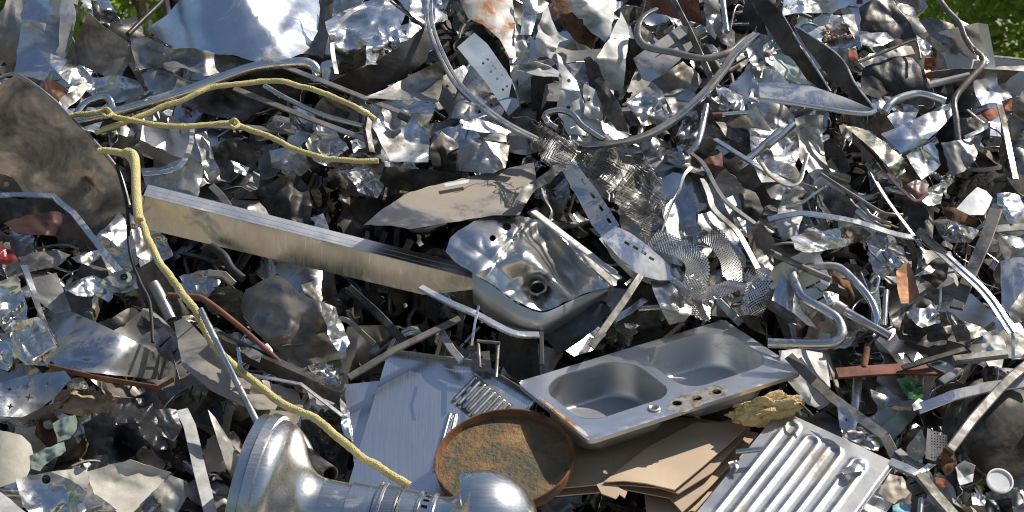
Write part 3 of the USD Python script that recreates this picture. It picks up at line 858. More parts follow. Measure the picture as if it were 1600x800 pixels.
gv, gf = grid_mesh(us, vs, groove)
v = loc(fr, gv[:, 0], gv[:, 1], gv[:, 2])
if (np.cross(v[gf[:, 1]] - v[gf[:, 0]], v[gf[:, 2]] - v[gf[:, 0]]) @ N).sum() < 0:
    gf = gf[:, ::-1]
obj('ribbed_panel', solidify(v, gf, vnormals(v, gf), 0.002), 'tray_steel', tray)
p = loc(fr, np.full(9, LU + 0.003), np.linspace(0, LV, 9), -0.040)
obj('side_wall', sweep(p, rect(0.004, 0.075), N), 'sink_steel', tray, smooth=25)
p = loc(fr, np.full(9, LU + 0.028), np.linspace(0.05, LV, 9), -0.080)
obj('flange', sweep(p, rect(0.05, 0.004), N), 'sink_steel', tray, smooth=25)
obj('patch', sheet_mesh('1312,735 1345,716 1352,722 1352,734 1322,741', 0.19, (0.0, 0.75, 0.66), 0.1, 6, torn=1), 'bright', tray)

# ================================================================ long channel
n_face = (-0.03, -0.22, 0.97); n_fl = (0.36, 0.66, 0.66)
P, N = plane(480, 385, 0.14, n_face)
A0, A1 = hit(224, 306, P, N), hit(742, 436, P, N)
hh0 = np.linalg.norm(A0 - hit(232, 364, P, N)) * 0.86
chan = empty('long_channel', 'long straight steel channel with a sun-glinting top flange under the stained flat sheet', 'steel channel', (A0 + A1) / 2)
ln = np.array([A0 + (A1 - A0) * t for t in np.linspace(0, 1, 24)])
tdir = (A1 - A0) / np.linalg.norm(A1 - A0)
Nf = N - (N @ tdir) * tdir; Nf /= np.linalg.norm(Nf)
down = np.cross(tdir, Nf); down = -down if down @ UP > 0 else down
hv = SUN + (CAM - (A0 + A1) / 2) / np.linalg.norm(CAM - (A0 + A1) / 2)
Nt = hv / np.linalg.norm(hv); Nt = Nt - (Nt @ tdir) * tdir; Nt /= np.linalg.norm(Nt)  # flange turned to mirror the sun towards the camera
back = np.cross(tdir, Nt); back = -back if back @ FWD < 0 else back
s_ = np.linspace(0, 1, 60); t_ = np.linspace(0, 1, 10)
X, Y = np.meshgrid(s_, t_, indexing='ij')
wob = 0.004 * (fbm(np.stack([X * 9, Y * 0.6, 0 * X], -1), 3, 4) - 0.5)
v = A0 + X[..., None] * (A1 - A0) + (Y * hh0 * (1 - 0.14 * X) * (1 - 0.6 * np.clip((X - .87) / .13, 0, 1)))[..., None] * down + (wob * (Y > 0))[..., None] * Nf
_, gf = grid_mesh(s_, t_, lambda a, b: 0 * a)
v = v.reshape(-1, 3)
if (np.cross(v[gf[:, 1]] - v[gf[:, 0]], v[gf[:, 2]] - v[gf[:, 0]]) @ Nf).sum() < 0:
    gf = gf[:, ::-1]
obj('face', solidify(v, gf, np.tile(Nf, (len(v), 1)), 0.003), 'channel', chan)
fw = 0.062
fl = join(sweep(ln + back * fw / 2, rect(fw, 0.003), Nt), sweep(ln + back * fw * 0.25 + Nt * 0.0015, rect(0.004, 0.0015), Nt), sweep(ln + back * fw * 0.62 + Nt * 0.0015, rect(0.004, 0.0015), Nt))
obj('top_flange', fl, 'satin', chan, smooth=25)
obj('end_lip', sweep(np.array([A0, A0 + down * hh0 * 0.5, A0 + down * hh0]) + Nf * 0.004, rect(0.012, 0.006), Nf), 'bright', chan, smooth=25)
hp = hit(331, 385, P, N)
obj('bolt_hole', fix(*lathe(hp + Nf * 0.001, Nf, [(-0.001, 0), (-0.001, 0.009), (0.0012, 0.008), (0.0012, 0)], 14)), 'black_metal', chan)

# ================================================================ crushed single sink
cs = empty('crushed_sink', 'crumpled bright stainless sink bent in on itself beside the long channel', 'sink', at(840, 460, 0.05))


def crush(q, uv):
    x, y = q[:, 0], q[:, 1]
    d = np.zeros(len(x))
    # the trough that runs down to the right
    a = np.array([835, 362.0]); b = np.array([915, 450.0]); L = np.linalg.norm(b - a); t = (b - a) / L
    s = (x - a[0]) * t[0] + (y - a[1]) * t[1]; e = -(x - a[0]) * t[1] + (y - a[1]) * t[0]
    d -= 0.11 * np.exp(-(e / 21.0) ** 4) * (1 / (1 + np.exp(-(s + 4) / 5))) * (1 / (1 + np.exp((s - L + 6) / 7)))
    # the flap folded over at the left
    d += 0.035 * np.exp(-(((x - 745) / 40) ** 2 + ((y - 392) / 34) ** 2))
    d -= 0.05 * np.exp(-np.abs((x - 795) * 0.8 + (y - 385) * 0.6) / 7) * np.exp(-((y - 382) / 34) ** 2)
    d -= 0.04 * np.exp(-(((x - 840) / 16) ** 2 + ((y - 449) / 15) ** 2))
    d -= 0.035 * np.exp(-(((x - 790) / 10) ** 2 + ((y - 375) / 10) ** 2))
    d += 0.02 * np.exp(-(((x - 815) / 12) ** 2 + ((y - 400) / 22) ** 2))
    d += 0.03 * np.exp(-np.abs((x - 900) * 0.72 - (y - 395) * 0.69) / 9)
    p3 = np.c_[uv * 11, 0 * x]
    d += 0.010 * (np.abs(2 * fbm(p3, 2, 21) - 1) - 0.3)
    return d


so = '696,393 703,372 716,360 757,338 782,345 812,337 852,345 884,365 925,398 966,424 963,446 935,452 905,462 872,478 850,486 832,482 800,468 770,445 738,426 712,410'
dm = sheet_mesh(so, 0.20, (0.16, 0.66, 0.73), 0.22, 23, torn=0.6, step=2.4, creases=7, bend=(0, 0.01), shape=crush, holes=[(792, 354, 6.5), (770, 372, 5), (840, 449, 11)])
obj('deck', dm, 'satin', cs)
P, N = plane(830, 412, 0.20, (0.16, 0.66, 0.73))
P -= N * 0.004
front = pts('738,426 752,436 770,447 800,470 820,480 835,486 851,488 872,480 905,464 935,454 950,450')
low = pts('744,465 756,478 772,490 800,507 822,515 838,518 853,517 872,506 905,486 935,468 950,458')
top3 = hit(front[:, 0], front[:, 1], P, N)
dn = w((0.02, -0.98, 0.12))
dep = np.linalg.norm(low - front, axis=1) / 440 * 1.12
rows = [top3 + (dn * 1.0) * (dep * s)[:, None] + (w((0, -0.2, -1)) * (0.05 * s ** 4) * np.ones(len(dep))[:, None]) for s in np.linspace(0, 1, 10)]
rows = [spline(r, 5) for r in rows]
k = len(rows[0]); v = np.vstack(rows)
i, j = np.meshgrid(np.arange(len(rows) - 1), np.arange(k - 1), indexing='ij')
qd = np.stack([i * k + j, i * k + j + 1, (i + 1) * k + j + 1, (i + 1) * k + j], -1).reshape(-1, 4)
qf = np.vstack([qd[:, [0, 1, 2]], qd[:, [0, 2, 3]]])
if (np.cross(v[qf[:, 1]] - v[qf[:, 0]], v[qf[:, 2]] - v[qf[:, 0]]) @ FWD).sum() > 0:
    qf = qf[:, ::-1]
obj('bowl_wall', solidify(v, qf, vnormals(v, qf), 0.002), 'bowl_steel', cs)
rd = ray(840, 449); vv = dm[0] - CAM; ang = FPX * np.linalg.norm(np.cross(vv, rd), axis=1) / (vv @ rd)
ca = dm[0][ang < 13.5].mean(0)
dr_ = obj('drain_rim', fix(*lathe(ca, w((-.15, .62, .77)), [(0, 0.024), (0, 0.036), (0.004, 0.034), (0.005, 0.028), (0.0, 0.024)], 26)), 'bright', cs)
obj('drain_throat', fix(*lathe(ca, w((-.15, .62, .77)), [(-0.05, 0), (-0.05, 0.024), (-0.006, 0.0255), (-0.006, 0.023), (-0.045, 0.021), (-0.045, 0)], 22)), 'grimy', dr_)

# ================================================================ upper left of the heap
S.seed = 400
S('10,0 42,-14 38,2 26,118 0,90 0,20', 0.05, 'V', 'dull', 'narrow grey upright panel at the far left edge of the heap', 0.05)
S('37,-18 96,-18 93,80 70,126 21,117 30,60', 0.10, (-.1, .25, .96), 'galvanised', 'tall pale blue-grey upright panel, widest of those at the top left', 0.06, bend=(0, .5))
S('95,-18 126,-18 113,60 104,94 89,90 93,40', 0.12, (.4, .25, .9), 'galvanised', 'narrow folded blue-grey upright strip right of the tall pale panel', 0.04)
S('138,18 160,40 201,66 202,95 186,129 162,118 132,104 104,93 120,60', 0.20, (.1, -.15, .98), 'stained', 'dark brown square metal sheet with a torn top corner beside the tall panels', 0.08, torn=.5, creases=3)
S('115,5 121,8 131,26 128,31 120,22', 0.22, 'F', 'grimy', 'small torn tip of metal sticking up above the dark brown square sheet', 0.1)
S('127,8 140,-4 166,-8 183,25 199,47 193,62 169,50 150,35 138,20', 0.10, 'G', 'foil', 'bright crumpled foil behind the dark brown square sheet', 0.3, creases=9)
S('142,0 152,2 158,18 156,35 146,28', 0.16, 'V', 'grimy', 'small dark tongue of metal in front of the bright foil at the top left', 0.1)
S('79,84 100,92 128,103 145,121 189,118 212,125 230,147 182,161 145,150 105,128 78,102', 0.19, (-.1, .6, .8), 'foil', 'bright silver crumpled strip below the dark brown square sheet', 0.3, creases=9)
S('72,122 90,128 108,142 91,161 63,144', 0.21, (0.1, .2, .97), 'copper', 'small coppery rusted plate above the large brown dish', 0.1)
S('92,155 130,130 142,134 118,160 103,172', 0.20, 'G', 'dull', 'thin grey blade lying next to the coppery plate', 0.05)
S('228,46 262,22 292,-14 508,-14 512,30 516,85 470,84 440,96 400,97 365,86 330,84 292,80 256,66', 0.22, (.16, .62, .77), 'shell', 'large bright curved tub shell at the top left with white sun glare', 0.10, bend=(10, 1.5), torn=.4, creases=2, step=6)
S('500,-14 524,-14 516,40 505,92 478,83 496,50', 0.21, (-.6, .3, .74), 'stained', 'brownish curled edge at the right end of the tub shell', 0.1)
S('203,60 222,56 263,74 304,75 345,85 400,95 408,104 320,119 290,106 212,106', 0.20, (0, .5, .86), 'dull', 'crumpled grey sheet tucked under the front of the tub shell', 0.25, creases=7)
S('219,109 253,104 297,126 330,133 236,148', 0.16, 'F', 'steel', 'smooth grey flap between the tub shell and the long grab bar', 0.08)
S('330,118 400,100 470,98 500,115 500,160 400,172 330,160', 0.02, 'D', 'sooty', 'dark sheet for the shaded hollow behind the yellow rope at the upper left', 0.2)  # the shade of the hollow is given as a dark sheet
S('300,140 395,128 440,150 380,190 310,175', 0.04, (.1, .5, .86), 'grimy', 'dirty grey sheet between the two yellow ropes', 0.15)
T('200,54,0.27 226,28,0.26 252,3,0.25 262,-14,0.25', 0.011, 'sooty', 'dark tubular edge rising beside the tub shell at the top left')
T('118,193,0.22 200,170,0.24 290,143,0.26 390,107,0.27 462,98,0.27 486,101,0.265 495,112,0.25 493,126,0.22', 0.021, 'tube_steel', 'long polished grab bar with a bent end running under the yellow rope', name='grab_bar', cat='grab bar', group=None)
T('120,178,0.20 132,163,0.21 148,155,0.22 163,152,0.22 172,158,0.22 176,172,0.20', 0.016, 'tube_steel', 'short bent chrome tube where the ropes meet the grab bar')
# the big brown dish at left
S('-14,140 25,117 50,136 78,153 118,193 147,222 172,250 188,275 201,320 204,350 170,362 130,352 80,330 40,310 -14,300', 0.20, (-.02, -.34, .94), 'stained', 'very large flat-faced dark brown steel sheet at the left edge', 0.045, torn=.2, bend=(50, .3), creases=3, step=5)
T('-14,128,0.24 25,117,0.25 78,152,0.25 118,192,0.25 147,221,0.25 172,249,0.24 188,274,0.23 202,322,0.21', 0.008, 'dull', 'rolled rim along the edge of the large brown dish')
S('0,272 20,278 36,300 20,305 -10,304', 0.28, 'D', 'sooty', 'dark flap with a pale oval hole under the large brown dish', 0.05, holes=[(10, 288, 4)])
B('-14,305,0.29 40,304,0.30 84,306,0.30 92,315,0.30 115,333,0.30 150,378,0.29 187,424,0.28', 0.024, 0.004, (.2, .7, .7), 'bright', 'bright bent angle strip crossing the front of the large brown dish')
S('6,349 40,336 81,330 112,337 135,362 152,392 120,372 84,368 30,366', 0.15, (.1, .35, .93), 'maroon', 'dark maroon curved sheet in the hollow at the left', 0.08)
S('-14,310 80,312 120,345 60,335 5,350 -14,380', 0.02, 'D', 'sooty', 'black sheet for the shade in the cavity under the bent angle strip', 0.1)  # cavity has no lining; its shade is put into this sheet
S('-12,376 20,392 29,408 10,414 -12,410', 0.26, (.3, .3, .9), 'red_paint', 'crumpled bright red painted scrap at the left edge', 0.35, creases=8)
S('27,402 50,394 84,391 111,398 90,416 66,421 40,416', 0.22, (0, .5, .86), 'stained', 'reddish grey tapered curl of metal beside the red scrap', 0.1, bend=(90, 8))
S('111,402 140,394 162,390 154,404 138,415 120,410', 0.23, 'G', 'steel', 'pale leaf-shaped blade right of the reddish grey curl', 0.1)
S('150,370 178,342 186,330 205,352 217,410 200,432 182,424 165,398', 0.12, (.3, .5, .8), 'polished', 'shining flared sheet below the large brown dish', 0.12)
S('200,330 232,352 260,372 270,400 235,420 214,400', 0.08, (.2, .4, .9), 'steel', 'curved silver sheet under the left end of the long channel', 0.2)
S('52,434 88,426 100,455 112,485 84,490 60,470 44,461', 0.22, (.1, .6, .8), 'dull', 'plain grey plate standing above the blue tray sheet', 0.05, torn=.3, creases=2)
S('0,440 25,430 40,470 44,515 10,520 -10,490', 0.17, (.4, .5, .75), 'foil', 'shiny crumpled foil at the left edge by the blue tray', 0.3)
S('97,449 120,438 145,430 160,436 178,452 175,466 169,472 150,462 120,462', 0.21, 'G', 'foil', 'crumpled silver sheet beside the round gasket', 0.25)
S('160,436 185,420 212,428 216,450 190,458 172,456', 0.20, (0, .7, .7), 'steel', 'rounded silver fitting that holds the round gasket', 0.08)
gp = at(194, 434, 0.235)
gk = empty('gasket', 'round grey-green gasket with a dark centre left of the yellow rope', 'gasket', gp)
obj('ring', fix(*lathe(gp, w((.05, .6, .8)), [(-.004, .012), (-.004, .027), (.003, .026), (.004, .014), (-.004, .012)], 30)), 'hole_green', gk)
obj('seal', fix(*lathe(gp, w((.05, .6, .8)), [(-.003, .006), (-.003, .014), (.006, .0135), (.006, .007), (-.003, .006)], 24)), 'rubber', gk)
B('37,415,0.25 45,436,0.26 52,456,0.26 60,480,0.27 70,503,0.27 90,540,0.26', 0.026, 0.006, (.4, .5, .76), 'foil', 'wavy bright foil strip hanging over the blue tray sheet', smooth=6, twist=0.8)
T('182,258,0.30 190,285,0.30 199,326,0.30 203,393,0.29 219,441,0.28 234,474,0.27 239,535,0.25', 0.0065, 'rubber', 'thin black cable hanging left of the yellow rope', name='cable', cat='cable', group=None)
T('240,444,0.20 250,462,0.19 268,500,0.16', 0.021, 'dull', 'open-ended grey pipe stub below the left end of the channel', hollow=True)
# tray sheet and its neighbours
S('60,484 100,482 150,503 205,530 262,562 272,582 250,594 215,590 150,583 95,578 75,560', 0.20, (-.05, .72, .69), 'galvanised', 'blue reflecting tray sheet with a raised edge at the left', 0.05, torn=.2, creases=3)
B('76,572,0.235 150,590,0.235 247,606,0.235 271,592,0.235', 0.005, 0.026, 'S', 'copper', 'copper-toned front edge of the blue tray sheet')
S('20,500 60,495 90,540 75,572 40,570 20,550', 0.20, (.2, .5, .83), 'foil', 'torn shiny foil with blue glints left of the blue tray', 0.3, creases=8)
S('0,535 30,520 36,545 12,580 -10,570', 0.19, 'F', 'bright', 'crumpled silver lump at the left edge above the star-hole plate', 0.3)
S('-12,565 50,568 66,583 20,598 -12,604', 0.16, (0, .5, .85), 'stained', 'flat brownish strip of sheet above the star-hole plate', 0.04)
star = lambda x, y, r: [(x + r * (1 if k % 2 == 0 else .3) * math.cos(k * math.pi / 4 + .2), y + .75 * r * (1 if k % 2 == 0 else .3) * math.sin(k * math.pi / 4 + .2)) for k in range(8)]
S('-12,602 20,592 50,585 101,579 111,592 88,618 60,640 34,652 -12,650', 0.22, (0, .62, .78), 'galvanised', 'rounded grey plate with punched star-shaped holes at the left edge', 0.05, name='perforated_plate', cat='perforated plate', group=None,
  torn=.2, holes=[star(42, 604, 8), star(45, 621, 9), star(16, 635, 8), star(15, 608, 6), star(74, 600, 6)], step=3)
S('100,592 130,590 142,606 105,610', 0.15, (0, .6, .8), 'galvanised', 'small blue-grey strip right of the star-hole plate', 0.03)
S('272,503 290,495 312,520 350,555 400,592 440,620 430,640 390,640 330,610 285,572', 0.17, (.05, .72, .70), 'caked', 'large beige dirt-coated sheet under the thin silver rod', 0.04, torn=.4, creases=3)
S('283,494 300,492 345,520 410,553 405,566 350,535', 0.20, 'U', 'steel', 'pale curled lip above the beige dirt-coated sheet', 0.1)
S('398,590 465,610 475,640 462,664 420,660 380,642', 0.15, (.1, .6, .8), 'caked', 'beige flap of sheet behind the horn of the vent pipe', 0.06)
T('314,484,0.30 362,582,0.30 413,682,0.28', 0.0115, 'tube_steel', 'thin straight silver rod leaning across the beige sheet', smooth=0)
T('263,461,0.20 300,463,0.21 320,468,0.22 360,498,0.22 402,534,0.21 440,570,0.18 470,612,0.14', 0.0095, 'rust_red', 'thin rusty brown rod below the long channel')
B('338,520,0.20 400,549,0.20 470,580,0.19 537,610,0.18', 0.03, 0.03, (.1, .9, .4), 'sooty', 'dark steel channel running down to the drainboard', profile=[(-.02, .0), (.02, .0), (.02, -.05), (.014, -.05), (.014, -.006), (-.02, -.006)])
B('372,543,0.215 376,570,0.21 379,583,0.20', 0.012, 0.004, 'F', 'bright', 'short bright upright strap beside the silver rod')
B('382,584,0.20 470,600,0.19 535,650,0.17', 0.016, 0.005, 'U', 'galvanised', 'long thin grey strap above the lower yellow rope')
# bottom left
S('88,616 110,608 145,611 170,616 186,624 175,640 150,645 125,650 100,645 86,636', 0.12, 'S', 'tan_rock', 'crumbly tan lump of insulation below the blue tray', 0.35, name='insulation_lump', cat='insulation', group=None, torn=2.5, creases=9)
S('148,640 168,626 184,632 178,646 158,654', 0.18, 'F', 'tan_rock', 'small tan chunk beside the black plastic bag', 0.3, name='insulation_lump', cat='insulation', group=None, torn=1.5)
S('50,640 90,632 115,648 100,690 75,700 55,680', 0.07, 'F', 'rust', 'brown rotten scrap below the star-hole plate', 0.3)
S('82,662 100,652 118,648 120,670 108,686 90,692', 0.17, (.1, .5, .86), 'teal_cloth', 'grey-green cloth scrap standing above the paler green one', 0.35, name='cloth_scrap', cat='cloth', group=None)
S('46,712 70,700 100,690 103,704 76,722 62,736 48,732', 0.18, (0, .6, .8), 'teal_cloth', 'pale green cloth scrap next to the white rounded shell', 0.3, name='cloth_scrap', cat='cloth', group=None)
bag = sheet_mesh('130,662 150,650 178,636 205,628 214,618 234,616 240,640 248,652 250,682 264,700 284,722 288,738 270,730 248,705 232,696 215,705 208,720 190,722 172,718 150,700 134,684', 0.20, (0, .45, .9), 0.55, 77, torn=3.0, creases=22, step=3.2, t=0.001)
tag(obj('plastic_bag', bag, 'black_plastic', smooth=20), 'torn black plastic bag crumpled among scraps at the lower left', 'plastic bag')
S('243,640 275,640 285,668 272,690 250,680', 0.13, 'F', 'dull', 'small grey crumpled scraps right of the black bag', 0.5, creases=9)
B('284,640,0.24 296,665,0.25 302,690,0.25 312,735,0.25 330,805,0.24', 0.042, 0.003, (.2, .6, .78), 'white_paint', 'dirty white painted strip standing right of the black bag')
S('296,655 308,640 330,600 350,612 362,660 330,668', 0.08, (0, .1, 1), 'black_metal', 'black glossy curved panel under the beige sheet', 0.2)
S('325,640 336,652 360,690 386,742 384,760 376,775 352,725', 0.23, (.7, .2, .7), 'steel', 'long pointed steel blade left of the flared horn', 0.05, torn=.2, creases=2)
shell = sheet_mesh('-14,672 10,674 34,680 48,694 53,712 48,732 40,748 -14,766', 0.20, (.2, .6, .77), 0.02, 78, torn=0, bend=(0, 4.5), creases=1)
tag(obj('white_shell', shell, 'canvas'), 'smooth rounded cream shell at the left edge near the bottom', 'plastic shell')
can = empty('lined_hood', 'bent metal hood lined with beige canvas in the bottom left corner', 'metal hood', at(170, 790, 0.1))
obj('lining', sheet_mesh('135,737 165,728 203,718 236,728 268,738 250,758 228,782 208,800 190,806 165,786 147,772', 0.24, (0, .72, .69), 0.05, 81, torn=.8, creases=4), 'canvas', can)
obj('left_flap', sheet_mesh('24,748 52,742 78,737 110,750 136,768 128,790 124,815 60,815 36,790', 0.21, (-.1, .6, .8), 0.22, 82, holes=[(72, 749, 7)], torn=.3), 'bright', can)
obj('back_flap', sheet_mesh('80,737 135,730 140,752 132,768 105,748', 0.20, (0, .7, .7), 0.06, 83, torn=.3), 'canvas', can)
obj('right_fold', sheet_mesh('208,800 232,776 266,742 292,752 296,770 278,800 276,820 206,820', 0.22, (.4, .2, .9), 0.1, 84, torn=.3, bend=(0, -3)), 'steel', can)
obj('front_fold', sheet_mesh('122,782 146,770 168,785 194,806 190,830 120,830', 0.25, (0, .5, .86), 0.25, 85, torn=.4), 'bright', can)
S('-14,770 0,768 40,800 40,812 -14,812', 0.25, (0, .7, .7), 'white_paint', 'white painted bar end in the very bottom left corner', 0.02)

# ================================================================ upper middle
S.seed = 600
S('508,34 530,20 569,3 609,-4 634,20 626,40 616,61 590,88 569,101 552,111 528,118 515,57', 0.20, (.2, .6, .78), 'foil', 'big crumpled bright foil sheet right of the tub shell', 0.25, creases=14)
S('572,70 600,40 612,30 628,48 640,62 618,68 600,100 571,102', 0.25, 'G', 'foil', 'smaller folded foil piece lying on the big crumpled foil', 0.25, creases=9)
S('505,34 512,10 520,-14 570,-14 566,4 530,20', 0.17, (-.3, .5, .8), 'bright', 'bright flap at the top edge right of the tub shell', 0.12)
B('571,8,0.26 545,22,0.27 525,44,0.27 519,74,0.27 526,116,0.26', 0.020, 0.005, (.3, .5, .8), 'steel', 'folded trim strip curving down over the big crumpled foil', smooth=6)
S('608,-14 660,-14 690,0 700,30 665,42 640,20', 0.16, (.1, .6, .8), 'foil', 'crinkled pale sheet at the top edge left of the long trim', 0.25)
S('640,25 675,25 678,50 660,55 634,60', 0.15, 'R', 'galvanised', 'grey-blue folded panel between the foil and the dark curved sheet', 0.1)
B('610,2,0.24 640,25,0.24 662,40,0.24', 0.01, 0.006, 'S', 'sooty', 'thin dark strip over the crinkled pale sheet')
S('510,143 518,128 543,113 569,105 600,88 640,62 664,40 678,50 673,75 667,95 640,115 609,132 569,150', 0.21, (.15, -.25, .95), 'sooty', 'dark brown curved sheet with a bright torn upper edge', 0.06, torn=.8, bend=(60, 2.0), creases=3)
S('569,152 600,140 640,118 690,94 693,118 690,140 684,160 650,158 616,156', 0.23, (.05, .70, .71), 'steel', 'smooth light grey sheet below the dark brown curved sheet', 0.06, torn=.3, creases=3)
S('560,166 590,160 616,155 650,158 682,163 676,180 670,192 671,222 669,253 640,254 609,252 598,230 588,208', 0.22, (.1, .55, .83), 'galvanised', 'wrinkled blue-toned hanging sheet below the light grey one', 0.22, torn=.4, creases=7)
tr = [(670, -14, .30), (673, 40, .30), (694, 95, .30), (721, 138, .29), (765, 176, .28), (800, 199, .27), (842, 220, .25)]
trim = empty('window_trim', 'long curved double aluminium trim sweeping down from the top centre', 'metal trim', at(720, 138, .2))
tp = spline(np.array([at(*a) for a in tr]), 9)
sd = np.cross(np.gradient(tp, axis=0), NS); sd /= np.linalg.norm(sd, axis=1, keepdims=True)
obj('strip', sweep(tp + sd * 0.009, rect(0.013, 0.020), NS), 'bright', trim, smooth=25)
obj('strip', sweep(tp - sd * 0.009, rect(0.013, 0.012), NS), 'galvanised', trim, smooth=25)
S('714,74 728,62 741,51 761,68 782,98 800,125 808,145 812,165 795,181 786,168 760,130', 0.20, (.1, .45, .89), 'blue_paint', 'blue-grey bracket punched with small round holes near the top centre', 0.03, name='perforated_bracket', cat='bracket', group=None,
  torn=0, creases=2, step=3, holes=[(755, 99, 2.0), (762, 93, 2.0), (767, 112, 2.0), (774, 107, 2.0), (777, 123, 2.0), (784, 118, 2.0), (786, 140, 2.0), (792, 135, 2.0), (770, 103, 1.6)])
S('790,170 800,128 813,165 800,200 780,190', 0.12, 'D', 'sooty', 'sheet coloured dark for the shaded underside behind the punched blue-grey bracket', 0.1)  # shade under the bracket, drawn as a dark sheet
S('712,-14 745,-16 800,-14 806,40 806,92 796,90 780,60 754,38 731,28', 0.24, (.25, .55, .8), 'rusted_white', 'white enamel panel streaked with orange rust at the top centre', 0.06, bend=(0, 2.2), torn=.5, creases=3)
S('720,30 755,40 795,92 800,125 770,80 742,50', 0.12, 'D', 'sooty', 'sheet coloured dark for the shaded underside of the rust-streaked enamel panel', 0.08)  # underside shade put into the sheet colour
for a, wd, lab in (('410,91,0.27 525,135,0.26 636,180,0.25', .022, 'upper bar of the bent flat-bar frame by the yellow rope'), ('366,138,0.27 480,184,0.26 588,224,0.25', .024, 'lower bar of the bent flat-bar frame by the yellow rope'),
                   ('330,197,0.22 390,199,0.22 462,207,0.21', .022, 'short flat bar poking out under the yellow rope loop')):
    B(a, wd, 0.008, (.1, .6, .8), 'dull', lab)
T('413,134,0.25 450,155,0.25 500,178,0.25 566,197,0.24', 0.010, 'tube_steel', 'thin tube between the two bars of the flat-bar frame', smooth=6)
B('578,180,0.28 574,205,0.28 580,240,0.27', 0.030, 0.02, (.3, .2, .9), 'sooty', 'dark end block where the ropes pass the flat-bar frame')
T('624,178,0.26 640,186,0.25', 0.018, 'sooty', 'black plug on the end of the upper frame bar', smooth=0)
S('716,219 730,216 745,216 770,222 796,227 793,250 790,262 771,271 745,268 717,267', 0.20, (.15, .45, .88), 'steel', 'small crumpled bucket in the dark gap above the stained flat sheet', 0.15, name='crumpled_bucket', cat='bucket', group=None, bend=(0, 5))
S('745,205 790,208 792,222 760,220', 0.17, 'U', 'caked', 'pale ledge above the crumpled bucket', 0.1)
S('718,188 745,184 800,205 790,212 742,205 720,200', 0.19, 'G', 'bright', 'bright folded strip left of the wire mesh cloth', 0.1)
S('690,205 716,225 712,280 676,268 672,230', 0.06, (.4, .1, .9), 'sooty', 'dark blue-black panel left of the crumpled bucket', 0.1)
S('600,260 720,270 700,300 640,300 590,290', 0.02, 'D', 'sooty', 'black sheet for the shade in the gap behind the stained flat sheet', 0.15)  # stands for the darkness of the gap, shade as colour
S('477,225 500,190 520,200 545,232 570,262 560,290 520,262 490,250', 0.17, (.3, .4, .86), 'bright', 'crumpled silver scraps between the rope and the long channel', 0.4, creases=10)
S('420,235 470,228 488,260 470,275 425,262', 0.13, (-.2, .6, .77), 'steel', 'crushed grey can-like scrap under the lower yellow rope', 0.35)
S('540,270 575,262 600,290 590,310 560,300', 0.15, 'G', 'bright', 'bent bright tip at the left of the stained flat sheet', 0.25)
S('510,240 545,235 585,285 575,312 540,280', 0.10, (.3, -.1, .95), 'stained', 'bronze-toned curved strip behind the bright bent tip', 0.1)
S('568,352 600,325 640,300 700,284 760,270 834,254 838,285 812,335 760,338 700,348 640,358 610,352', 0.20, (.05, .80, .60), 'caked', 'wide flat stained sheet with a crusty pale streak above the crushed sink', 0.0, torn=.5, creases=2)
S('694,287 733,280 734,285 696,292', 0.204, (.05, .80, .60), 'label_white', 'small white sticker on the wide stained sheet', 0, name='sticker', cat='sticker', group=None, torn=0, t=0.0008)
S('395,300 425,285 457,265 480,290 489,316 484,349 462,352 444,346 420,335', 0.13, (-.1, .3, .95), 'sooty', 'wrinkled black sheet with frosty specks above the channel', 0.4, creases=12)
S('470,352 485,340 505,333 512,350 517,368 495,370', 0.06, (.1, .55, .83), 'bright', 'small bright upright flap just behind the long channel', 0.06)
S('330,230 360,215 395,225 400,260 372,300 340,275', 0.08, 'D', 'grimy', 'dark crumpled sheet left of the frosty black one', 0.3)
S('218,262 250,262 300,240 318,262 312,300 300,330 262,318 232,300', 0.13, (-.1, .3, .95), 'steel', 'grey flared bowl fragment above the left end of the channel', 0.08, bend=(0, 3))
B('225,272,0.20 262,268,0.21 285,255,0.21 298,225,0.20 300,200,0.18', 0.02, 0.008, (.2, .5, .8), 'bright', 'bright curved edge strip of the flared bowl fragment', smooth=6)
S('305,210 322,205 330,240 345,270 330,285 315,255', 0.15, (.5, .3, .8), 'galvanised', 'narrow blue-grey upright strip under the yellow rope', 0.1)
B('330,290,0.20 345,305,0.20 358,323,0.20', 0.026, 0.005, 'F', 'dull', 'short grey strap end above the long channel')
S('360,250 390,262 384,275 366,268', 0.14, 'G', 'bright', 'tiny bright shard above the frosty black sheet', 0.2)
# below the channel
S('384,452 410,438 434,430 452,440 468,457 490,468 516,478 530,505 546,536 540,560 505,568 470,576 430,545 400,520 376,482', 0.17, (-.1, .35, .93), 'stained', 'big crumpled brownish metal bag shape below the long channel', 0.32, torn=1, creases=12)
S('500,470 525,480 547,536 535,560 515,530', 0.21, (.4, .3, .86), 'bright', 'shiny fringe on the right side of the crumpled brown bag shape', 0.3)
S('470,445 486,440 505,465 500,478 480,468', 0.16, (.3, .5, .8), 'steel', 'small grey curl between the channel and the crumpled brown bag shape', 0.2)
T('330,385,0.18 350,400,0.18 362,420,0.17 380,436,0.16', 0.016, 'rubber', 'black hose bend under the long channel', name='hose', cat='hose', group=None)
S('280,432 330,420 345,440 320,470 290,465', 0.10, 'F', 'galvanised', 'blue-grey bent plate under the long channel near the rope', 0.15)
B('325,428,0.20 350,430,0.20 365,445,0.18', 0.03, 0.02, 'F', 'dull', 'small bracket block at the end of the black hose')
S('300,455 360,445 400,470 380,510 330,490', 0.05, 'D', 'sooty', 'dark plate behind the rusty brown rod', 0.15)
B('545,450,0.12 590,490,0.12 632,535,0.10', 0.03, 0.02, 'F', 'sooty', 'dark strut sloping right below the channel')
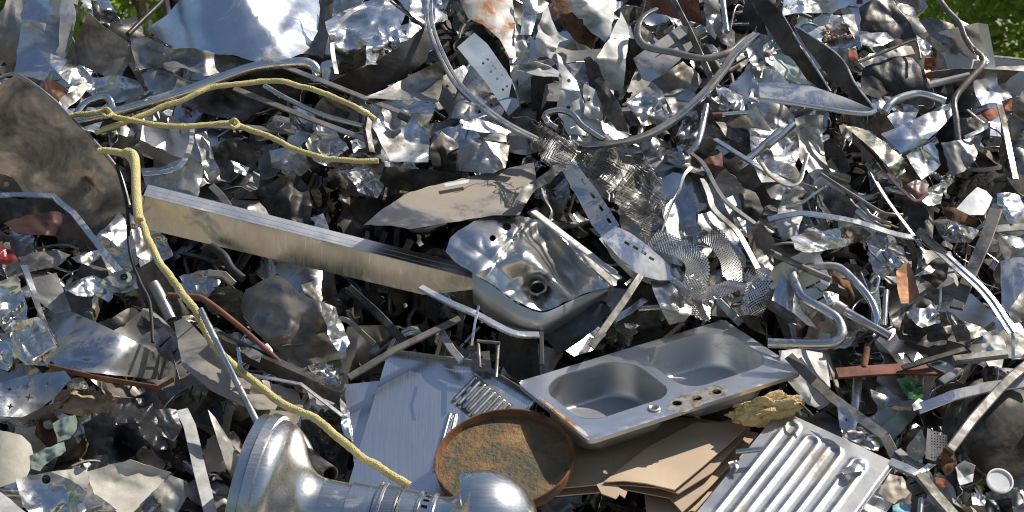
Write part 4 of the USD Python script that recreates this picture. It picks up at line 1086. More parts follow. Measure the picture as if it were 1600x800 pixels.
B('545,590,0.15 620,545,0.16 718,498,0.15', 0.026, 0.012, (0, .6, .8), 'stained', 'brown flat strut rising right behind the drainboard')
B('690,520,0.13 705,545,0.13 722,565,0.12', 0.028, 0.01, 'F', 'galvanised', 'short grey bar behind the top of the drainboard')
B('657,449,0.20 700,472,0.20 742,490,0.19 800,520,0.17 842,524,0.15', 0.030, 0.012, (.2, .75, .63), 'tube_steel', 'bright curved trim in front of the crushed sink', smooth=5)
B('748,478,0.24 742,505,0.24 737,540,0.22', 0.009, 0.004, 'F', 'bright', 'thin hanging strap in front of the crushed sink')
for pth, lab in (('747,532,0.16 750,575,0.16', 'left leg of the small wire frame behind the drainboard'), ('779,535,0.16 775,590,0.15', 'right leg of the small wire frame behind the drainboard'), ('745,533,0.165 781,536,0.165', 'top bar of the small wire frame behind the drainboard')):
    T(pth, 0.006, 'dull', lab, smooth=0)
S('735,550 765,548 768,580 742,578', 0.10, 'F', 'dull', 'small plate with punched holes inside the wire frame', 0.02, holes=[(743, 558, 2.5), (752, 558, 2.5), (743, 568, 2.5), (755, 570, 2.5)], step=2.5)
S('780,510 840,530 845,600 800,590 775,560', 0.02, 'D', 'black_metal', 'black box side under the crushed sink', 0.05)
B('762,505,0.12 800,516,0.13 846,522,0.13 846,570,0.08', 0.02, 0.02, 'F', 'grimy', 'dark bent frame under the crushed sink')
S('480,572 500,566 540,580 530,602 500,594', 0.14, 'G', 'bright', 'jagged shiny scrap left of the drainboard', 0.4, creases=9)
S('480,610 520,600 528,625 510,640 485,632', 0.13, (0, .7, .7), 'white_paint', 'speckled white scrap beside the strut left of the drainboard', 0.2)
S('470,655 520,665 545,690 540,740 500,745 470,700', 0.05, 'V', 'black_plastic', 'black glossy sheet behind the flared horn', 0.3, creases=8)
T('455,668,0.15 475,695,0.15 492,735,0.13', 0.022, 'stained', 'brown dull pipe behind the flared horn')
S('528,615 545,640 552,690 538,680', 0.12, 'R', 'foil', 'crumpled foil edge hugging the left of the drainboard', 0.4)

# ================================================================ ropes
def rope(name, path, r, label):
    p = path3(path, 14)
    n = len(p)
    rg = np.random.default_rng(n)
    sc = 1 + 0.10 * (fbm(np.c_[np.arange(n) * 0.22, np.zeros(n), np.full(n, n)], 3, 4) - 0.5) + 0.05 * np.sin(np.arange(n) * 1.7)
    p = p + 0.010 * (np.stack([fbm(np.c_[np.arange(n) * 0.11, np.full(n, k * 9.0), np.zeros(n)], 3, k) for k in range(3)], 1) - 0.5)
    return tag(obj(name, sweep(p, circle(r, 12), scale=sc), 'rope', smooth=60), label, 'rope', 'yellow ropes')


rope('yellow_rope', '112,180,0.27 140,178,0.28 165,175,0.29 190,185,0.30 250,196,0.29 310,195,0.29 365,194,0.28 420,213,0.28 460,233,0.28 505,246,0.28 560,253,0.28 591,251,0.28', 0.0108, 'lower strand of the yellow rope loop, ending by the dark frame block')
rope('yellow_rope', '150,206,0.26 200,190,0.28 255,167,0.30 300,150,0.31 335,136,0.31 400,127,0.31 445,128,0.31 490,140,0.30 535,158,0.29 565,173,0.29 586,188,0.28', 0.0108, 'upper strand of the yellow rope loop, arching over the grab bar')
rope('yellow_rope', '155,235,0.30 185,238,0.31 205,248,0.32 212,275,0.32 214,310,0.32 222,350,0.32 240,392,0.32 265,432,0.31 292,468,0.30 308,490,0.28 322,520,0.24 350,556,0.22 390,590,0.22 440,630,0.24 490,652,0.25 525,680,0.25 560,710,0.25 590,730,0.24 640,760,0.22', 0.0138, 'long yellow rope falling from the brown dish past the channel to the drainboard')
T('196,238,0.32 210,246,0.33 213,300,0.33 217,345,0.33', 0.0175, 'rope', 'thick frayed wrapping around the yellow rope beside the brown dish', name='rope_wrapping', cat='rope wrapping', group=None)
for x, y, r in ((168, 177, .30), (367, 194, .285)):
    tag(obj('rope_knot', sweep(spline([at(x - 7, y - 4, r), at(x, y - 7, r + .02), at(x + 6, y + 1, r + .015), at(x - 2, y + 6, r + .02), at(x - 8, y, r)], 6), circle(.0075, 10)), 'rope', smooth=60),
        'knot in the lower yellow strand ' + ('near the left end of the grab bar' if x < 200 else 'above the dark hollow'), 'rope knot', 'rope knots')

# ================================================================ upper centre and right
S.seed = 800
S('817,-14 844,-14 838,30 830,54 813,54', 0.24, (.1, .5, .86), 'bright', 'hanging silver tongue at the top edge right of the rusty enamel panel', 0.1)
S('837,78 840,40 856,8 862,30 872,52 888,62 874,66 868,80 861,92 848,84', 0.22, (.25, .6, .76), 'white_paint', 'torn white flake with a forked tip near the top centre', 0.35, torn=1.6, creases=8)
S('806,30 820,60 828,88 812,95 803,80', 0.20, (.2, .5, .84), 'pale_paint', 'pale torn edge of sheet left of the forked white flake', 0.3, torn=1.5)
S('857,-14 900,-8 935,30 938,54 925,78 895,60 870,30', 0.17, (.1, .2, .97), 'rust', 'dark brown rusted sheet behind the beige dish', 0.2)
S('880,-14 948,-8 960,28 955,50 945,66 925,52 908,34 890,12', 0.21, (.15, .55, .82), 'pale_paint', 'beige dished panel with a shiny dimple at the top', 0.12, bend=(30, 3))
S('812,100 835,96 860,104 875,112 872,120 840,118 808,110', 0.20, 'U', 'pale_paint', 'curled beige edge of sheet in the dark gap near the top centre', 0.12)
S('925,98 940,78 953,60 970,18 980,38 983,52 978,100 973,143 952,140 935,132', 0.21, (.30, .45, .84), 'pale_paint', 'tall pale torn sheet ending in a sharp upward point', 0.09, torn=.8, bend=(60, 3))
S('869,171 875,150 878,128 869,82 880,100 901,126 908,148 915,168 942,188 953,210 920,212 888,211', 0.19, (.05, .5, .86), 'pale_paint', 'pale torn plate with two dark holes above the wire mesh cloth', 0.08, torn=1.2, holes=[(889, 126, 3), (888, 168, 3.2)], step=3.2)
S('912,92 922,88 935,101 949,135 970,168 982,206 964,204 940,170 921,135', 0.23, (-.5, .1, .86), 'grimy', 'dark folded blade standing between the two pale torn plates', 0.15)
S('913,130 930,140 942,160 941,190 922,186 912,178', 0.21, (.3, .3, .9), 'pale_paint', 'ragged pale flap hanging in front of the dark folded blade', 0.15, torn=1.6, holes=[(920, 155, 3)])
S('830,120 868,100 880,150 868,200 830,190', 0.03, 'D', 'black_metal', 'black sheet for the shaded void left of the two pale torn plates', 0.1)  # empty gap; black colour stands for its shade
S('945,215 955,190 975,150 1000,100 1000,60 960,60', 0.05, (.5, -.1, .86), 'sooty', 'dark sheet for the shaded gap behind the tall pale pointed sheet', 0.1)  # dark colour stands for shade in the open gap
S('989,91 1025,66 1063,39 1078,52 1087,68 1060,96 1036,116 1016,128 1004,124', 0.20, (.05, .58, .81), 'galvanised', 'smooth blue-grey box lid behind the bent tube loop', 0.04, torn=.2, creases=2)
S('1063,39 1090,45 1098,80 1087,70', 0.20, (.8, .2, .5), 'sooty', 'dark side of the smooth blue-grey box lid', 0.02)
S('1022,126 1045,110 1067,96 1085,108 1097,126 1085,148 1070,159 1036,158', 0.20, (.1, .25, .96), 'stained', 'bronze-brown bent sheet right of the blue-grey box lid', 0.15)
S('979,162 1000,145 1019,128 1035,142 1043,160 1050,175 1040,193 1003,196', 0.22, (.05, .6, .8), 'steel', 'folded grey sheet below the bent tube loop', 0.25, creases=8)
S('1030,150 1075,140 1092,150 1080,175 1055,190 1040,180', 0.21, (-.2, .6, .77), 'galvanised', 'blue-toned creased sheet below the bronze-brown one', 0.22)
T('1026,14,0.29 1008,24,0.29 998,38,0.29 997,58,0.29 1008,72,0.29 1030,78,0.29 1053,82,0.29 1097,91,0.29 1138,82,0.29 1162,64,0.29 1180,55,0.29', 0.0145, 'dull', 'bent grey tube loop below the top edge right of centre', squash=.6)
cb = empty('curved_bar', 'long curved aluminium bar sweeping up right from the wire mesh cloth', 'metal trim', at(1060, 180, .2))
cp = spline(np.array([at(*a) for a in [(1181, 54, .33), (1148, 84, .33), (1124, 118, .32), (1084, 162, .31), (1036, 199, .30), (989, 219, .29), (928, 228, .27), (900, 226, .25)]]), 9)
sd = np.cross(np.gradient(cp, axis=0), NS); sd /= np.linalg.norm(sd, axis=1, keepdims=True)
obj('face', sweep(cp + sd * .006, rect(0.022, 0.016), NS), 'dull', cb, smooth=25)
obj('inner_edge', sweep(cp - sd * .011 + NS * .004, rect(0.012, 0.022), NS), 'galvanised', cb, smooth=25)
T('870,200,0.26 858,192,0.27 852,180,0.28 862,174,0.29 880,173,0.29 896,180,0.29 911,197,0.28 943,219,0.26', 0.012, 'tube_steel', 'hook-shaped tube at the top of the wire mesh cloth')
B('1045,-14,0.25 1078,50,0.24 1110,120,0.23 1118,150,0.22', 0.026, 0.012, (-.3, .3, .9), 'grimy', 'dark flat bar running down behind the tube loop')
S('1010,-14 1090,-14 1098,40 1060,30 1020,20', 0.12, (-.1, -.1, 1), 'rust_red', 'dark reddish brown beam at the top edge above the tube loop', 0.05)
S('1095,-14 1120,-14 1130,40 1118,62 1105,50', 0.16, (.2, .4, .9), 'steel', 'ragged grey strip at the top edge right of the reddish beam', 0.2)
T('1128,-14,0.25 1132,20,0.25 1136,50,0.24', 0.012, 'tube_steel', 'upright blue-grey tube stub at the top edge')
S('1112,40 1130,32 1148,50 1150,75 1128,68', 0.18, (.4, .2, .9), 'stained', 'short curved pipe mouth behind the upper end of the curved bar', 0.1, bend=(0, 9))
S('1160,20 1168,-14 1210,-14 1216,30 1200,55 1175,48', 0.13, (0, .1, 1), 'black_metal', 'round black rubbery part at the top edge right of the curved bar', 0.1, bend=(0, 5))
S('1165,75 1200,60 1215,90 1210,125 1180,120', 0.12, 'F', 'dull', 'dull grey plate below the round black part', 0.1)
# the long dark blades at upper right
S('1168,-14 1195,-6 1220,18 1245,60 1275,105 1299,143 1280,138 1255,118 1225,85 1190,30', 0.24, (-.35, -.15, .92), 'sooty', 'long dark curved blade, left one of the two at the upper right', 0.03, torn=.2, bend=(0, -2))
B('1200,2,0.27 1222,24,0.27 1248,66,0.27 1275,106,0.27 1298,143,0.26', 0.008, 0.008, 'S', 'bright', 'shiny folded edge of the left long dark blade', smooth=6)
S('1240,40 1275,62 1311,88 1325,110 1337,134 1369,172 1345,168 1318,142 1295,120 1262,78', 0.25, (-.30, -.10, .95), 'sooty', 'long dark curved blade, right one of the two at the upper right', 0.03, torn=.2, bend=(0, -2))
B('1243,40,0.28 1311,88,0.28 1337,132,0.28 1369,172,0.27', 0.008, 0.008, 'S', 'bright', 'shiny folded edge of the right long dark blade', smooth=6)
S('1192,72 1207,62 1215,90 1207,104 1196,96', 0.17, 'G', 'steel', 'bright grey scrap above the pale green flake', 0.2)
S('1207,84 1220,84 1234,88 1250,108 1267,132 1244,130 1222,118 1210,105', 0.21, (.1, .55, .83), 'green_paint', 'pale green enamel flake left of the long dark blades', 0.15)
S('1261,52 1298,37 1315,24 1335,20 1341,50 1346,73 1318,75 1294,76', 0.22, (-.1, .75, .65), 'galvanised', 'blue-grey tray full of gravelly crumbs at the upper right', 0.06, creases=2)
rg = np.random.default_rng(4)
cr = []
for k in range(90):
    px_, py_ = 1285 + rg.uniform(0, 48), 30 + rg.uniform(0, 28)
    py_ += max(0, (1312 - px_)) * 0.35
    m = trimesh.creation.icosphere(1, rg.uniform(.004, .009)); m.apply_scale(rg.uniform(.6, 1.2, 3))
    cr.append((m.vertices + hit(px_, py_, *plane(1303, 52, 0.232, (-.1, .75, .65))), m.faces))
tag(obj('gravel', join(*cr), 'tan_rock'), 'loose gravelly crumbs lying in the blue-grey tray', 'gravel', kind='stuff')
S('1316,24 1335,22 1346,73 1330,52', 0.25, (.5, .4, .76), 'dull', 'triangular upright fin on the tray of crumbs', 0.05)
S('1342,12 1365,-2 1389,-6 1416,28 1433,57 1412,62 1389,61 1345,48', 0.19, (.2, .3, .93), 'sooty', 'streaky dark sheet with a pale sheen at the upper right', 0.12)
S('1336,-14 1350,-14 1348,6 1338,6', 0.22, 'F', 'red_paint', 'tiny bright red scrap at the top edge', 0.1)
S('1225,-14 1300,-14 1330,5 1300,22 1262,20 1222,25', 0.16, (0, .7, .7), 'bright', 'stack of pale folded edges at the top edge above the crumbs tray', 0.2)
S('1385,-14 1440,-14 1450,10 1432,28 1410,20', 0.17, (.2, .5, .84), 'steel', 'heap of thin grey offcuts at the top edge near the skyline', 0.3)
pot = empty('black_pot', 'battered black pot lying on its side at the upper right', 'pot', at(1395, 125, .05))
obj('body', sheet_mesh('1348,106 1375,95 1403,88 1426,90 1438,105 1446,142 1428,150 1409,149 1382,141 1345,124', 0.20, (.05, .25, .97), 0.10, 811, torn=.2, bend=(80, 5)), 'black_metal', pot)
obj('side_patch', sheet_mesh('1345,122 1362,118 1378,128 1386,146 1372,154 1346,146', 0.21, (-.1, .5, .86), 0.05, 812, torn=.2), 'grimy', pot)
T('1342,97,0.25 1385,80,0.26 1425,64,0.26 1434,70,0.26 1438,92,0.25', 0.006, 'stained', 'angular bent rim of wire above the black pot', smooth=3)
S('1342,92 1385,76 1424,72 1430,84 1400,88 1350,104', 0.21, (0, .7, .7), 'caked', 'layered beige sheets on top of the black pot', 0.12)
S('1326,78 1338,78 1342,96 1326,94', 0.2, 'F', 'brick_red', 'small orange-red block left of the black pot', 0.05)
S('1342,54 1385,50 1398,62 1372,72 1345,70', 0.20, (.1, .7, .7), 'steel', 'flat grey strip between the streaky sheet and the black pot', 0.1)
S('1436,32 1462,28 1490,38 1504,64 1490,69 1475,68 1450,52', 0.20, (-.1, .45, .89), 'stained', 'rounded brown-grey sheet near the right skyline', 0.06, bend=(0, 4))
S('1432,55 1450,66 1465,80 1462,94 1445,88 1434,72', 0.19, 'G', 'bright', 'bright shard pointing up beside the rounded brown-grey sheet', 0.15)
S('1445,90 1462,90 1464,118 1450,128 1444,110', 0.17, (.3, .5, .8), 'copper', 'coppery flecked sheet edge left of the white tube', 0.2)
S('1470,82 1490,78 1520,92 1540,101 1539,120 1510,119 1487,118', 0.15, (.1, .45, .89), 'pale_paint', 'pale panelled sheet just under the right skyline', 0.04)
S('1462,52 1492,64 1512,78 1500,86 1478,78', 0.18, (.2, .6, .78), 'dull', 'grey tangled sheet on the right skyline', 0.25)
T('1458,-14,0.25 1480,16,0.25 1500,38,0.25 1508,58,0.25 1518,74,0.25 1537,97,0.25 1512,128,0.25 1492,155,0.24 1494,185,0.22 1498,225,0.18', 0.0125, 'stained', 'twisted brown tube that forms the skyline at the upper right', name='twisted_tube', smooth=6)
S('1516,70 1535,82 1547,96 1538,101 1525,90', 0.25, 'G', 'bright', 'bright leaf-shaped flap on the twisted brown tube', 0.2)
S('1502,32 1518,40 1518,50 1508,48', 0.24, 'G', 'steel', 'small bright tab sticking out of the skyline into the trees', 0.1)
T('1450,133,0.23 1514,118,0.23', 0.014, 'pale_paint', 'straight whitish tube left of the blue-grey disc', smooth=0)
T('1382,176,0.24 1390,164,0.25 1402,155,0.25 1420,149,0.25 1436,147,0.25 1456,151,0.25 1477,158,0.24', 0.016, 'galvanised', 'arched blue-grey tube beside the pointed blade')
S('1362,150 1400,150 1408,160 1385,172 1365,168', 0.19, (.2, .7, .68), 'bright', 'finned bright strip under the black pot', 0.15)
S('1386,182 1409,162 1425,164 1437,169 1430,184 1419,196 1398,200', 0.22, (0, .65, .76), 'galvanised', 'blue-grey disc with an oval hole under the arched tube', 0.05, holes=[(1407, 170, 5)], step=3)
S('1376,209 1400,200 1430,186 1465,168 1492,158 1490,175 1480,190 1462,208 1443,224 1412,244', 0.23, (.15, .62, .77), 'galvanised', 'large blue-grey fan-shaped plate below the arched tube', 0.08, torn=.4, creases=4)
S('1416,243 1438,230 1457,222 1466,236 1470,257 1456,270 1440,281', 0.22, (.36, .62, .70), 'bright', 'dazzling curved plate below the fan-shaped plate', 0.08)
S('1470,223 1490,220 1506,218 1536,208 1530,230 1524,250 1506,268 1487,276', 0.19, (.1, .5, .86), 'dull', 'grey ragged plate right of the dazzling curved plate', 0.15)
S('1500,190 1530,176 1545,190 1530,205 1505,212', 0.17, 'F', 'grimy', 'speckled grey box scrap below the orange-red block at right', 0.2)
B('1512,172,0.20 1526,184,0.21 1538,193,0.2', 0.016, 0.006, 'G', 'bright', 'short bright strap across the speckled grey scrap')
B('1508,215,0.21 1530,205,0.22 1552,192,0.21', 0.018, 0.006, 'G', 'galvanised', 'short blue-grey strap below the speckled grey scrap')
S('1524,178 1542,170 1560,168 1562,180 1548,190 1532,190', 0.17, (0, .5, .86), 'brick_red', 'orange-red painted plate at the right edge', 0.08)
S('1572,152 1582,156 1580,172 1568,176', 0.16, 'F', 'brick_red', 'small orange-red block right of the blue-grey disc', 0.1)
S('1521,125 1540,122 1558,131 1582,152 1566,158 1548,160 1534,165 1524,148', 0.20, (.1, .62, .78), 'galvanised', 'round blue-grey disc with a dark torn edge at the right', 0.05, torn=.8)
B('1560,158,0.26 1566,180,0.26 1571,202,0.26 1578,238,0.25 1587,280,0.24', 0.026, 0.005, (.2, .4, .9), 'dull', 'long bent grey strap hanging near the right edge')
S('1580,182 1600,134 1614,134 1614,275 1590,270 1576,250', 0.18, (-.3, .2, .93), 'stained', 'streaky brown fan-folded sheet on the right edge', 0.2, creases=9)
S('1568,205 1580,235 1590,270 1575,280 1560,240', 0.12, 'D', 'sooty', 'dark sheet behind the long grey strap at right', 0.1)
# grey bin behind the heap
bx = empty('metal_bin', 'weathered grey metal bin behind the right end of the heap', 'bin', at(1590, 120, -0.2))
obj('wall', sheet_mesh('1548,90 1570,92 1600,95 1640,98 1640,160 1600,150 1571,146 1544,124', 0.02, (-.1, .1, .99), 0.02, 90, torn=.2), 'concrete', bx)
obj('rim', sweep(np.array([at(1546, 90, .04), at(1570, 92, .04), at(1600, 95, .04), at(1640, 98, .04)]), rect(.02, .02), NS), 'dull', bx)
# pointed blade and its neighbourhood
bl = empty('pointed_blade', 'long polished blade tapering to a point at right, with scratched lettering-like marks', 'metal blade', at(1270, 150, .2))
bl.SetCustomDataByKey('label', 'long polished blade tapering to a point below the two dark curved blades')
obj('top', sheet_mesh('1185,129 1215,129 1267,134 1320,152 1368,172 1350,176 1320,172 1267,163 1215,155 1187,152', 0.28, (.0, .64, .77), 0.012, 95, torn=0, creases=2, bend=(90, 3)), 'galvanised', bl)
obj('edge', sweep(spline(np.array([at(*a) for a in [(1187, 155, .275), (1215, 158, .275), (1267, 166, .275), (1320, 175, .275), (1355, 178, .275), (1368, 172, .275)]]), 6), circle(.010, 10)), 'tube_steel', bl)
S('1168,162 1185,160 1205,152 1230,168 1242,182 1250,240 1232,280 1212,284 1190,285 1175,255', 0.14, (.25, .60, .76), 'bright', 'broad bright hollow sheet under the pointed blade', 0.12, torn=.4)
S('1242,185 1265,180 1287,180 1285,215 1290,250 1300,270 1270,280 1250,250', 0.19, (.4, .35, .85), 'dull', 'grey ragged upright sheet right of the broad bright hollow', 0.12, torn=1)
T('1200,228,0.24 1222,210,0.25 1240,194,0.25', 0.014, 'tube_steel', 'short pale tube stub in front of the broad bright hollow', smooth=0)
S('1242,182 1252,178 1258,198 1250,202', 0.24, 'F', 'black_metal', 'small open square tube end beside the pale tube stub', 0.02)
B('1117,218,0.25 1158,244,0.26 1200,270,0.26 1240,292,0.25', 0.024, 0.010, (.2, .7, .68), 'bright', 'straight bright flat bar left of the broad bright hollow')
T('1152,262,0.22 1180,240,0.23 1218,205,0.23', 0.016, 'tube_steel', 'slanted tube crossing behind the straight bright bar', smooth=0)
T('1104,165,0.24 1098,195,0.24 1090,225,0.24 1075,240,0.22', 0.013, 'tube_steel', 'upright tube curving at its foot right of the long curved bar')
T('1115,180,0.20 1168,176,0.20', 0.009, 'tube_steel', 'thin tube stub with a rusty tip right of the long curved bar', smooth=0)
T('1113,180,0.202 1128,179,0.202', 0.0105, 'rust_red', 'rusty collar on the thin tube stub', smooth=0)
S('1105,150 1130,135 1160,150 1165,172 1130,178 1110,172', 0.16, (.2, .6, .77), 'foil', 'crumpled silver sheet right of the long curved bar', 0.3, creases=9)
S('1070,180 1088,172 1100,215 1085,240 1060,240 1055,215', 0.15, (-.2, .4, .9), 'bright', 'shiny crushed sheet behind the upright tube', 0.3, creases=8)
S('990,220 1020,205 1045,228 1035,250 1005,240', 0.14, (.2, .5, .84), 'stained', 'brown-grey cylinder scrap below the long curved bar', 0.1, bend=(20, 9))
S('1100,250 1128,238 1130,262 1108,275', 0.17, 'F', 'rust_red', 'rusty reddish square scrap left of the straight bright bar', 0.25)
S('1118,190 1150,196 1175,215 1170,232 1135,215', 0.13, 'S', 'grimy', 'dirty strip behind the straight bright bar', 0.15)
S('1040,235 1080,240 1105,255 1100,275 1060,262 1035,255', 0.14, (.1, .7, .7), 'steel', 'flat grey scraps right of the wire mesh cloth', 0.3)

# ================================================================ wire mesh cloth and expanded metal ribbons
def wires(outline, h, n, amp, pitch, r, seed, angles=(35, 125), drop=0.0, curl=None):
    """a woven cloth of thin wires: every wire of both directions follows the same crumpled surface"""
    p = pts(outline); c = p.mean(0)
    P, N = plane(c[0], c[1], h, n)
    pg = Polygon(rough_outline(p, 3.0, seed)).buffer(0)
    rg = np.random.default_rng(seed)
    out = []
    from shapely.geometry import LineString
    for a in angles:
        a = math.radians(a); t = np.array([math.cos(a), math.sin(a)]); s = np.array([-t[1], t[0]])
        for o in np.arange(-260, 260, pitch):
            line = LineString([c + s * o - t * 300, c + s * o + t * 300]).intersection(pg)
            for seg in (getattr(line, 'geoms', None) or [line]):
                if seg.is_empty or seg.length < 8 or rg.uniform() < drop:
                    continue
                k = max(int(seg.length / 5), 3)
                q_ = np.array([seg.interpolate(i / k, normalized=True).coords[0] for i in range(k + 1)])
                q_ = q_ + 7 * (np.stack([fbm(np.c_[q_ * 0.022, np.full(len(q_), 3.0)], 2, 5), fbm(np.c_[q_ * 0.022, np.full(len(q_), 9.0)], 2, 6)], 1) - .5) * 2
                d = amp * 2 * (fbm(np.c_[q_ * 0.024, 0 * q_[:, 0]], 3, seed) - .5) + (curl(q_) if curl else 0) + rg.normal(0, r * .5)
                q_ = q_ + rg.normal(0, .6, 2) + 1.4 * (np.stack([fbm(np.c_[q_ * .05, np.full(len(q_), o)], 2, 7), fbm(np.c_[q_ * .05, np.full(len(q_), o + 40)], 2, 8)], 1) - .5)
                v = hit(q_[:, 0], q_[:, 1], P, N, d)
                out.append(sweep(v, circle(r, 3), cap=False))
    ring = np.array(pg.exterior.coords)
    for k in range(26):                       # loose ends that fray out of the edge
        s = ring[rg.integers(len(ring))]
        q_ = s + np.cumsum(rg.normal(0, 3.0, (8, 2)) + rg.normal(0, 2.4, 2), 0)
        v = hit(q_[:, 0], q_[:, 1], P, N, np.cumsum(rg.normal(0.004, .008, 8)))
        out.append(sweep(spline(v, 3), circle(r, 3), cap=False))
    return join(*out)


tag(obj('wire_mesh', wires('838,196 858,200 880,212 930,224 985,236 1010,252 1025,280 1040,318 1022,345 1004,352 985,338 962,300 935,290 905,272 870,262 846,250', 0.24, (.05, .5, .86), 0.085, 2.3, 0.0018, 31, (35, 122), 0.04), 'dull', smooth=False),
    'crumpled cloth of fine steel wire mesh in the middle of the heap', 'wire mesh')
tag(obj('wire_mesh', wires('965,290 1000,300 1030,345 1040,368 1010,372 985,345 960,320', 0.25, (.1, .4, .9), 0.05, 2.8, 0.0017, 32, (20, 140), 0.05), 'dull', smooth=False), 'hanging tail of the steel wire mesh below its crumpled cloth', 'wire mesh')
S('846,205 900,225 985,245 1015,290 1020,335 990,330 940,285 880,265', 0.10, 'D', 'black_metal', 'added dark backing for the shade under the crumpled wire mesh cloth', 0.2)  # added so the mesh looks shaded behind its wires


def expanded(path, width, label, twist=0.0, n='S', pitch=0.0125, seed=1):
    """a ribbon of expanded metal: diagonal strands both ways along a curved, twisting band"""
    c = spline(np.array([at(*a) for a in pts(path)]), 14)
    L = np.r_[0, np.cumsum(np.linalg.norm(np.diff(c, axis=0), axis=1))]
    t = np.gradient(c, axis=0); t /= np.linalg.norm(t, axis=1, keepdims=True)
    nn = w(NRM[n] if isinstance(n, str) else n)
    bs = []
    for i in range(len(c)):
        nn = nn - (nn @ t[i]) * t[i]; nn /= np.linalg.norm(nn)
        b = np.cross(t[i], nn); a = twist * i / len(c)
        bs.append(b * math.cos(a) + nn * math.sin(a))
    bs = np.array(bs)
    out = []
    for sgn in (-1, 1):
        for s0 in np.arange(-width * 1.2, L[-1], pitch):
            k = np.linspace(0, 1, 9)
            s = s0 + k * width * 1.1
            ok = (s > 0) & (s < L[-1])
            if ok.sum() < 3:
                continue
            s, e = s[ok], ((k[ok] - .5) * width * sgn)
            p_ = np.stack([np.interp(s, L, c[:, j]) for j in range(3)], 1)
            b_ = np.stack([np.interp(s, L, bs[:, j]) for j in range(3)], 1)
            q_ = p_ + b_ * e[:, None]
            out.append(sweep(q_, rect(.0036, .0014), np.cross(b_[0], q_[1] - q_[0]), cap=False))
    return tag(obj('expanded_metal', join(*out), 'steel', smooth=False), label, 'expanded metal', 'expanded metal ribbons')


expanded('1015,372,0.24 1045,382,0.26 1075,395,0.28 1090,415,0.29 1085,445,0.28 1078,468,0.25', 0.085, 'expanded metal ribbon looping down from the wire mesh tail', 0.5, 'F')
expanded('1078,455,0.27 1110,458,0.28 1140,448,0.28 1160,440,0.27', 0.075, 'horizontal band of expanded metal at the foot of the looping ribbon', 0.3, 'S')
expanded('1095,358,0.22 1120,375,0.23 1140,405,0.23 1145,440,0.22', 0.08, 'darker expanded metal ribbon behind the looping one', 0.9, (-.3, .4, .87))
expanded('1180,418,0.20 1186,445,0.18 1178,475,0.15 1172,497,0.11', 0.095, 'upright expanded metal strip at the right of the ribbons', 0.6, 'F')
expanded('1040,440,0.14 1062,460,0.13 1090,482,0.11 1112,490,0.09', 0.085, 'expanded metal patch behind the bent foil corner', 0.2, 'S')
# perforated channel, bent in two
pc = empty('perforated_channel', 'slotted steel channel bent in two below the wire mesh cloth', 'perforated channel', at(950, 340, .15))
sl = lambda x, y, a, l=5.5, d=2.2: [(x + u * math.cos(a) - v_ * math.sin(a), y + u * math.sin(a) + v_ * math.cos(a)) for u, v_ in ((-l, -d), (l, -d), (l, d), (-l, d))]
obj('upper_arm', sheet_mesh('872,256 890,250 905,262 935,300 968,352 955,362 940,370 925,352 900,305', 0.27, (-.25, .60, .76), 0.02, 96, torn=0, creases=2, step=3,
    holes=[sl(912, 284, .95), sl(926, 305, .95), sl(939, 325, .95), sl(951, 344, .95)]), 'galvanised', pc)
obj('lower_arm', sheet_mesh('936,373 962,353 985,364 1010,382 1046,414 1050,438 1030,438 1000,430 966,408', 0.26, (.1, .55, .83), 0.03, 97, torn=.2, creases=2, step=3,
    holes=[sl(980, 380, .55, 4.5), sl(993, 387, .55, 4.5), sl(1006, 395, .55, 4.5), sl(1018, 404, .55, 4.5)]), 'galvanised', pc)
obj('lower_flange', sheet_mesh('940,372 970,405 1000,425 1030,433 1044,440 1020,446 985,432 955,402', 0.25, (-.1, -.1, 1), 0.02, 98, torn=.2), 'dull', pc)
S('806,312 815,295 872,254 884,258 860,285 838,296 822,318', 0.26, (-.1, .6, .8), 'dull', 'twisted grey strap from the stained flat sheet up to the slotted channel', 0.15)
B('846,285,0.24 852,310,0.24 862,330,0.23 858,345,0.22', 0.022, 0.005, (.5, .3, .8), 'bright', 'small curled bright strip under the twisted grey strap', smooth=6, twist=1)
B('833,330,0.24 880,366,0.24 925,400,0.24 968,436,0.23', 0.030, 0.006, (.3, .75, .6), 'white_paint', 'straight white strip along the far side of the crushed sink')
T('1042,432,0.22 1062,446,0.22 1080,462,0.22', 0.013, 'tube_steel', 'ridged silver tube below the slotted channel', smooth=0)
S('1011,424 1028,428 1043,434 1065,450 1083,468 1080,490 1070,502 1046,508 1036,490 1022,458', 0.21, (.1, .55, .83), 'steel', 'bent triangular foil corner left of the expanded metal', 0.2, torn=.4)
B('1001,430,0.25 975,470,0.25 950,505,0.25 924,542,0.24', 0.026, 0.008, (.5, .5, .7), 'dull', 'slim grey flat bar standing between the two sinks')
B('960,500,0.16 985,485,0.17 1008,468,0.17', 0.026, 0.006, (.3, .72, .62), 'bright', 'bright sunlit ledge right of the crushed sink')
S('884,548 910,530 935,510 948,522 925,548 897,557', 0.12, (.36, .62, .70), 'bright', 'blinding sunlit plate between the crushed sink and the double sink', 0.02, torn=.2)
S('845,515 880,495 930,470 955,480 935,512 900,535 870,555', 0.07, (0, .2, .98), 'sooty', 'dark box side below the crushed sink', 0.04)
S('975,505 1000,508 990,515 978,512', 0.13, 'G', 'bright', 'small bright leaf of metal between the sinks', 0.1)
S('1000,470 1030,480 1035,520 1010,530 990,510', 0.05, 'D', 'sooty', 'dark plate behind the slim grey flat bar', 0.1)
B('1122,470,0.08 1140,488,0.07 1158,506,0.05', 0.028, 0.012, (-.2, .5, .84), 'galvanised', 'blue-grey stub bar above the back corner of the double sink')
S('1140,478 1165,468 1185,498 1198,524 1170,512', 0.0, 'F', 'grimy', 'dark scrap right of the back corner of the double sink', 0.25)
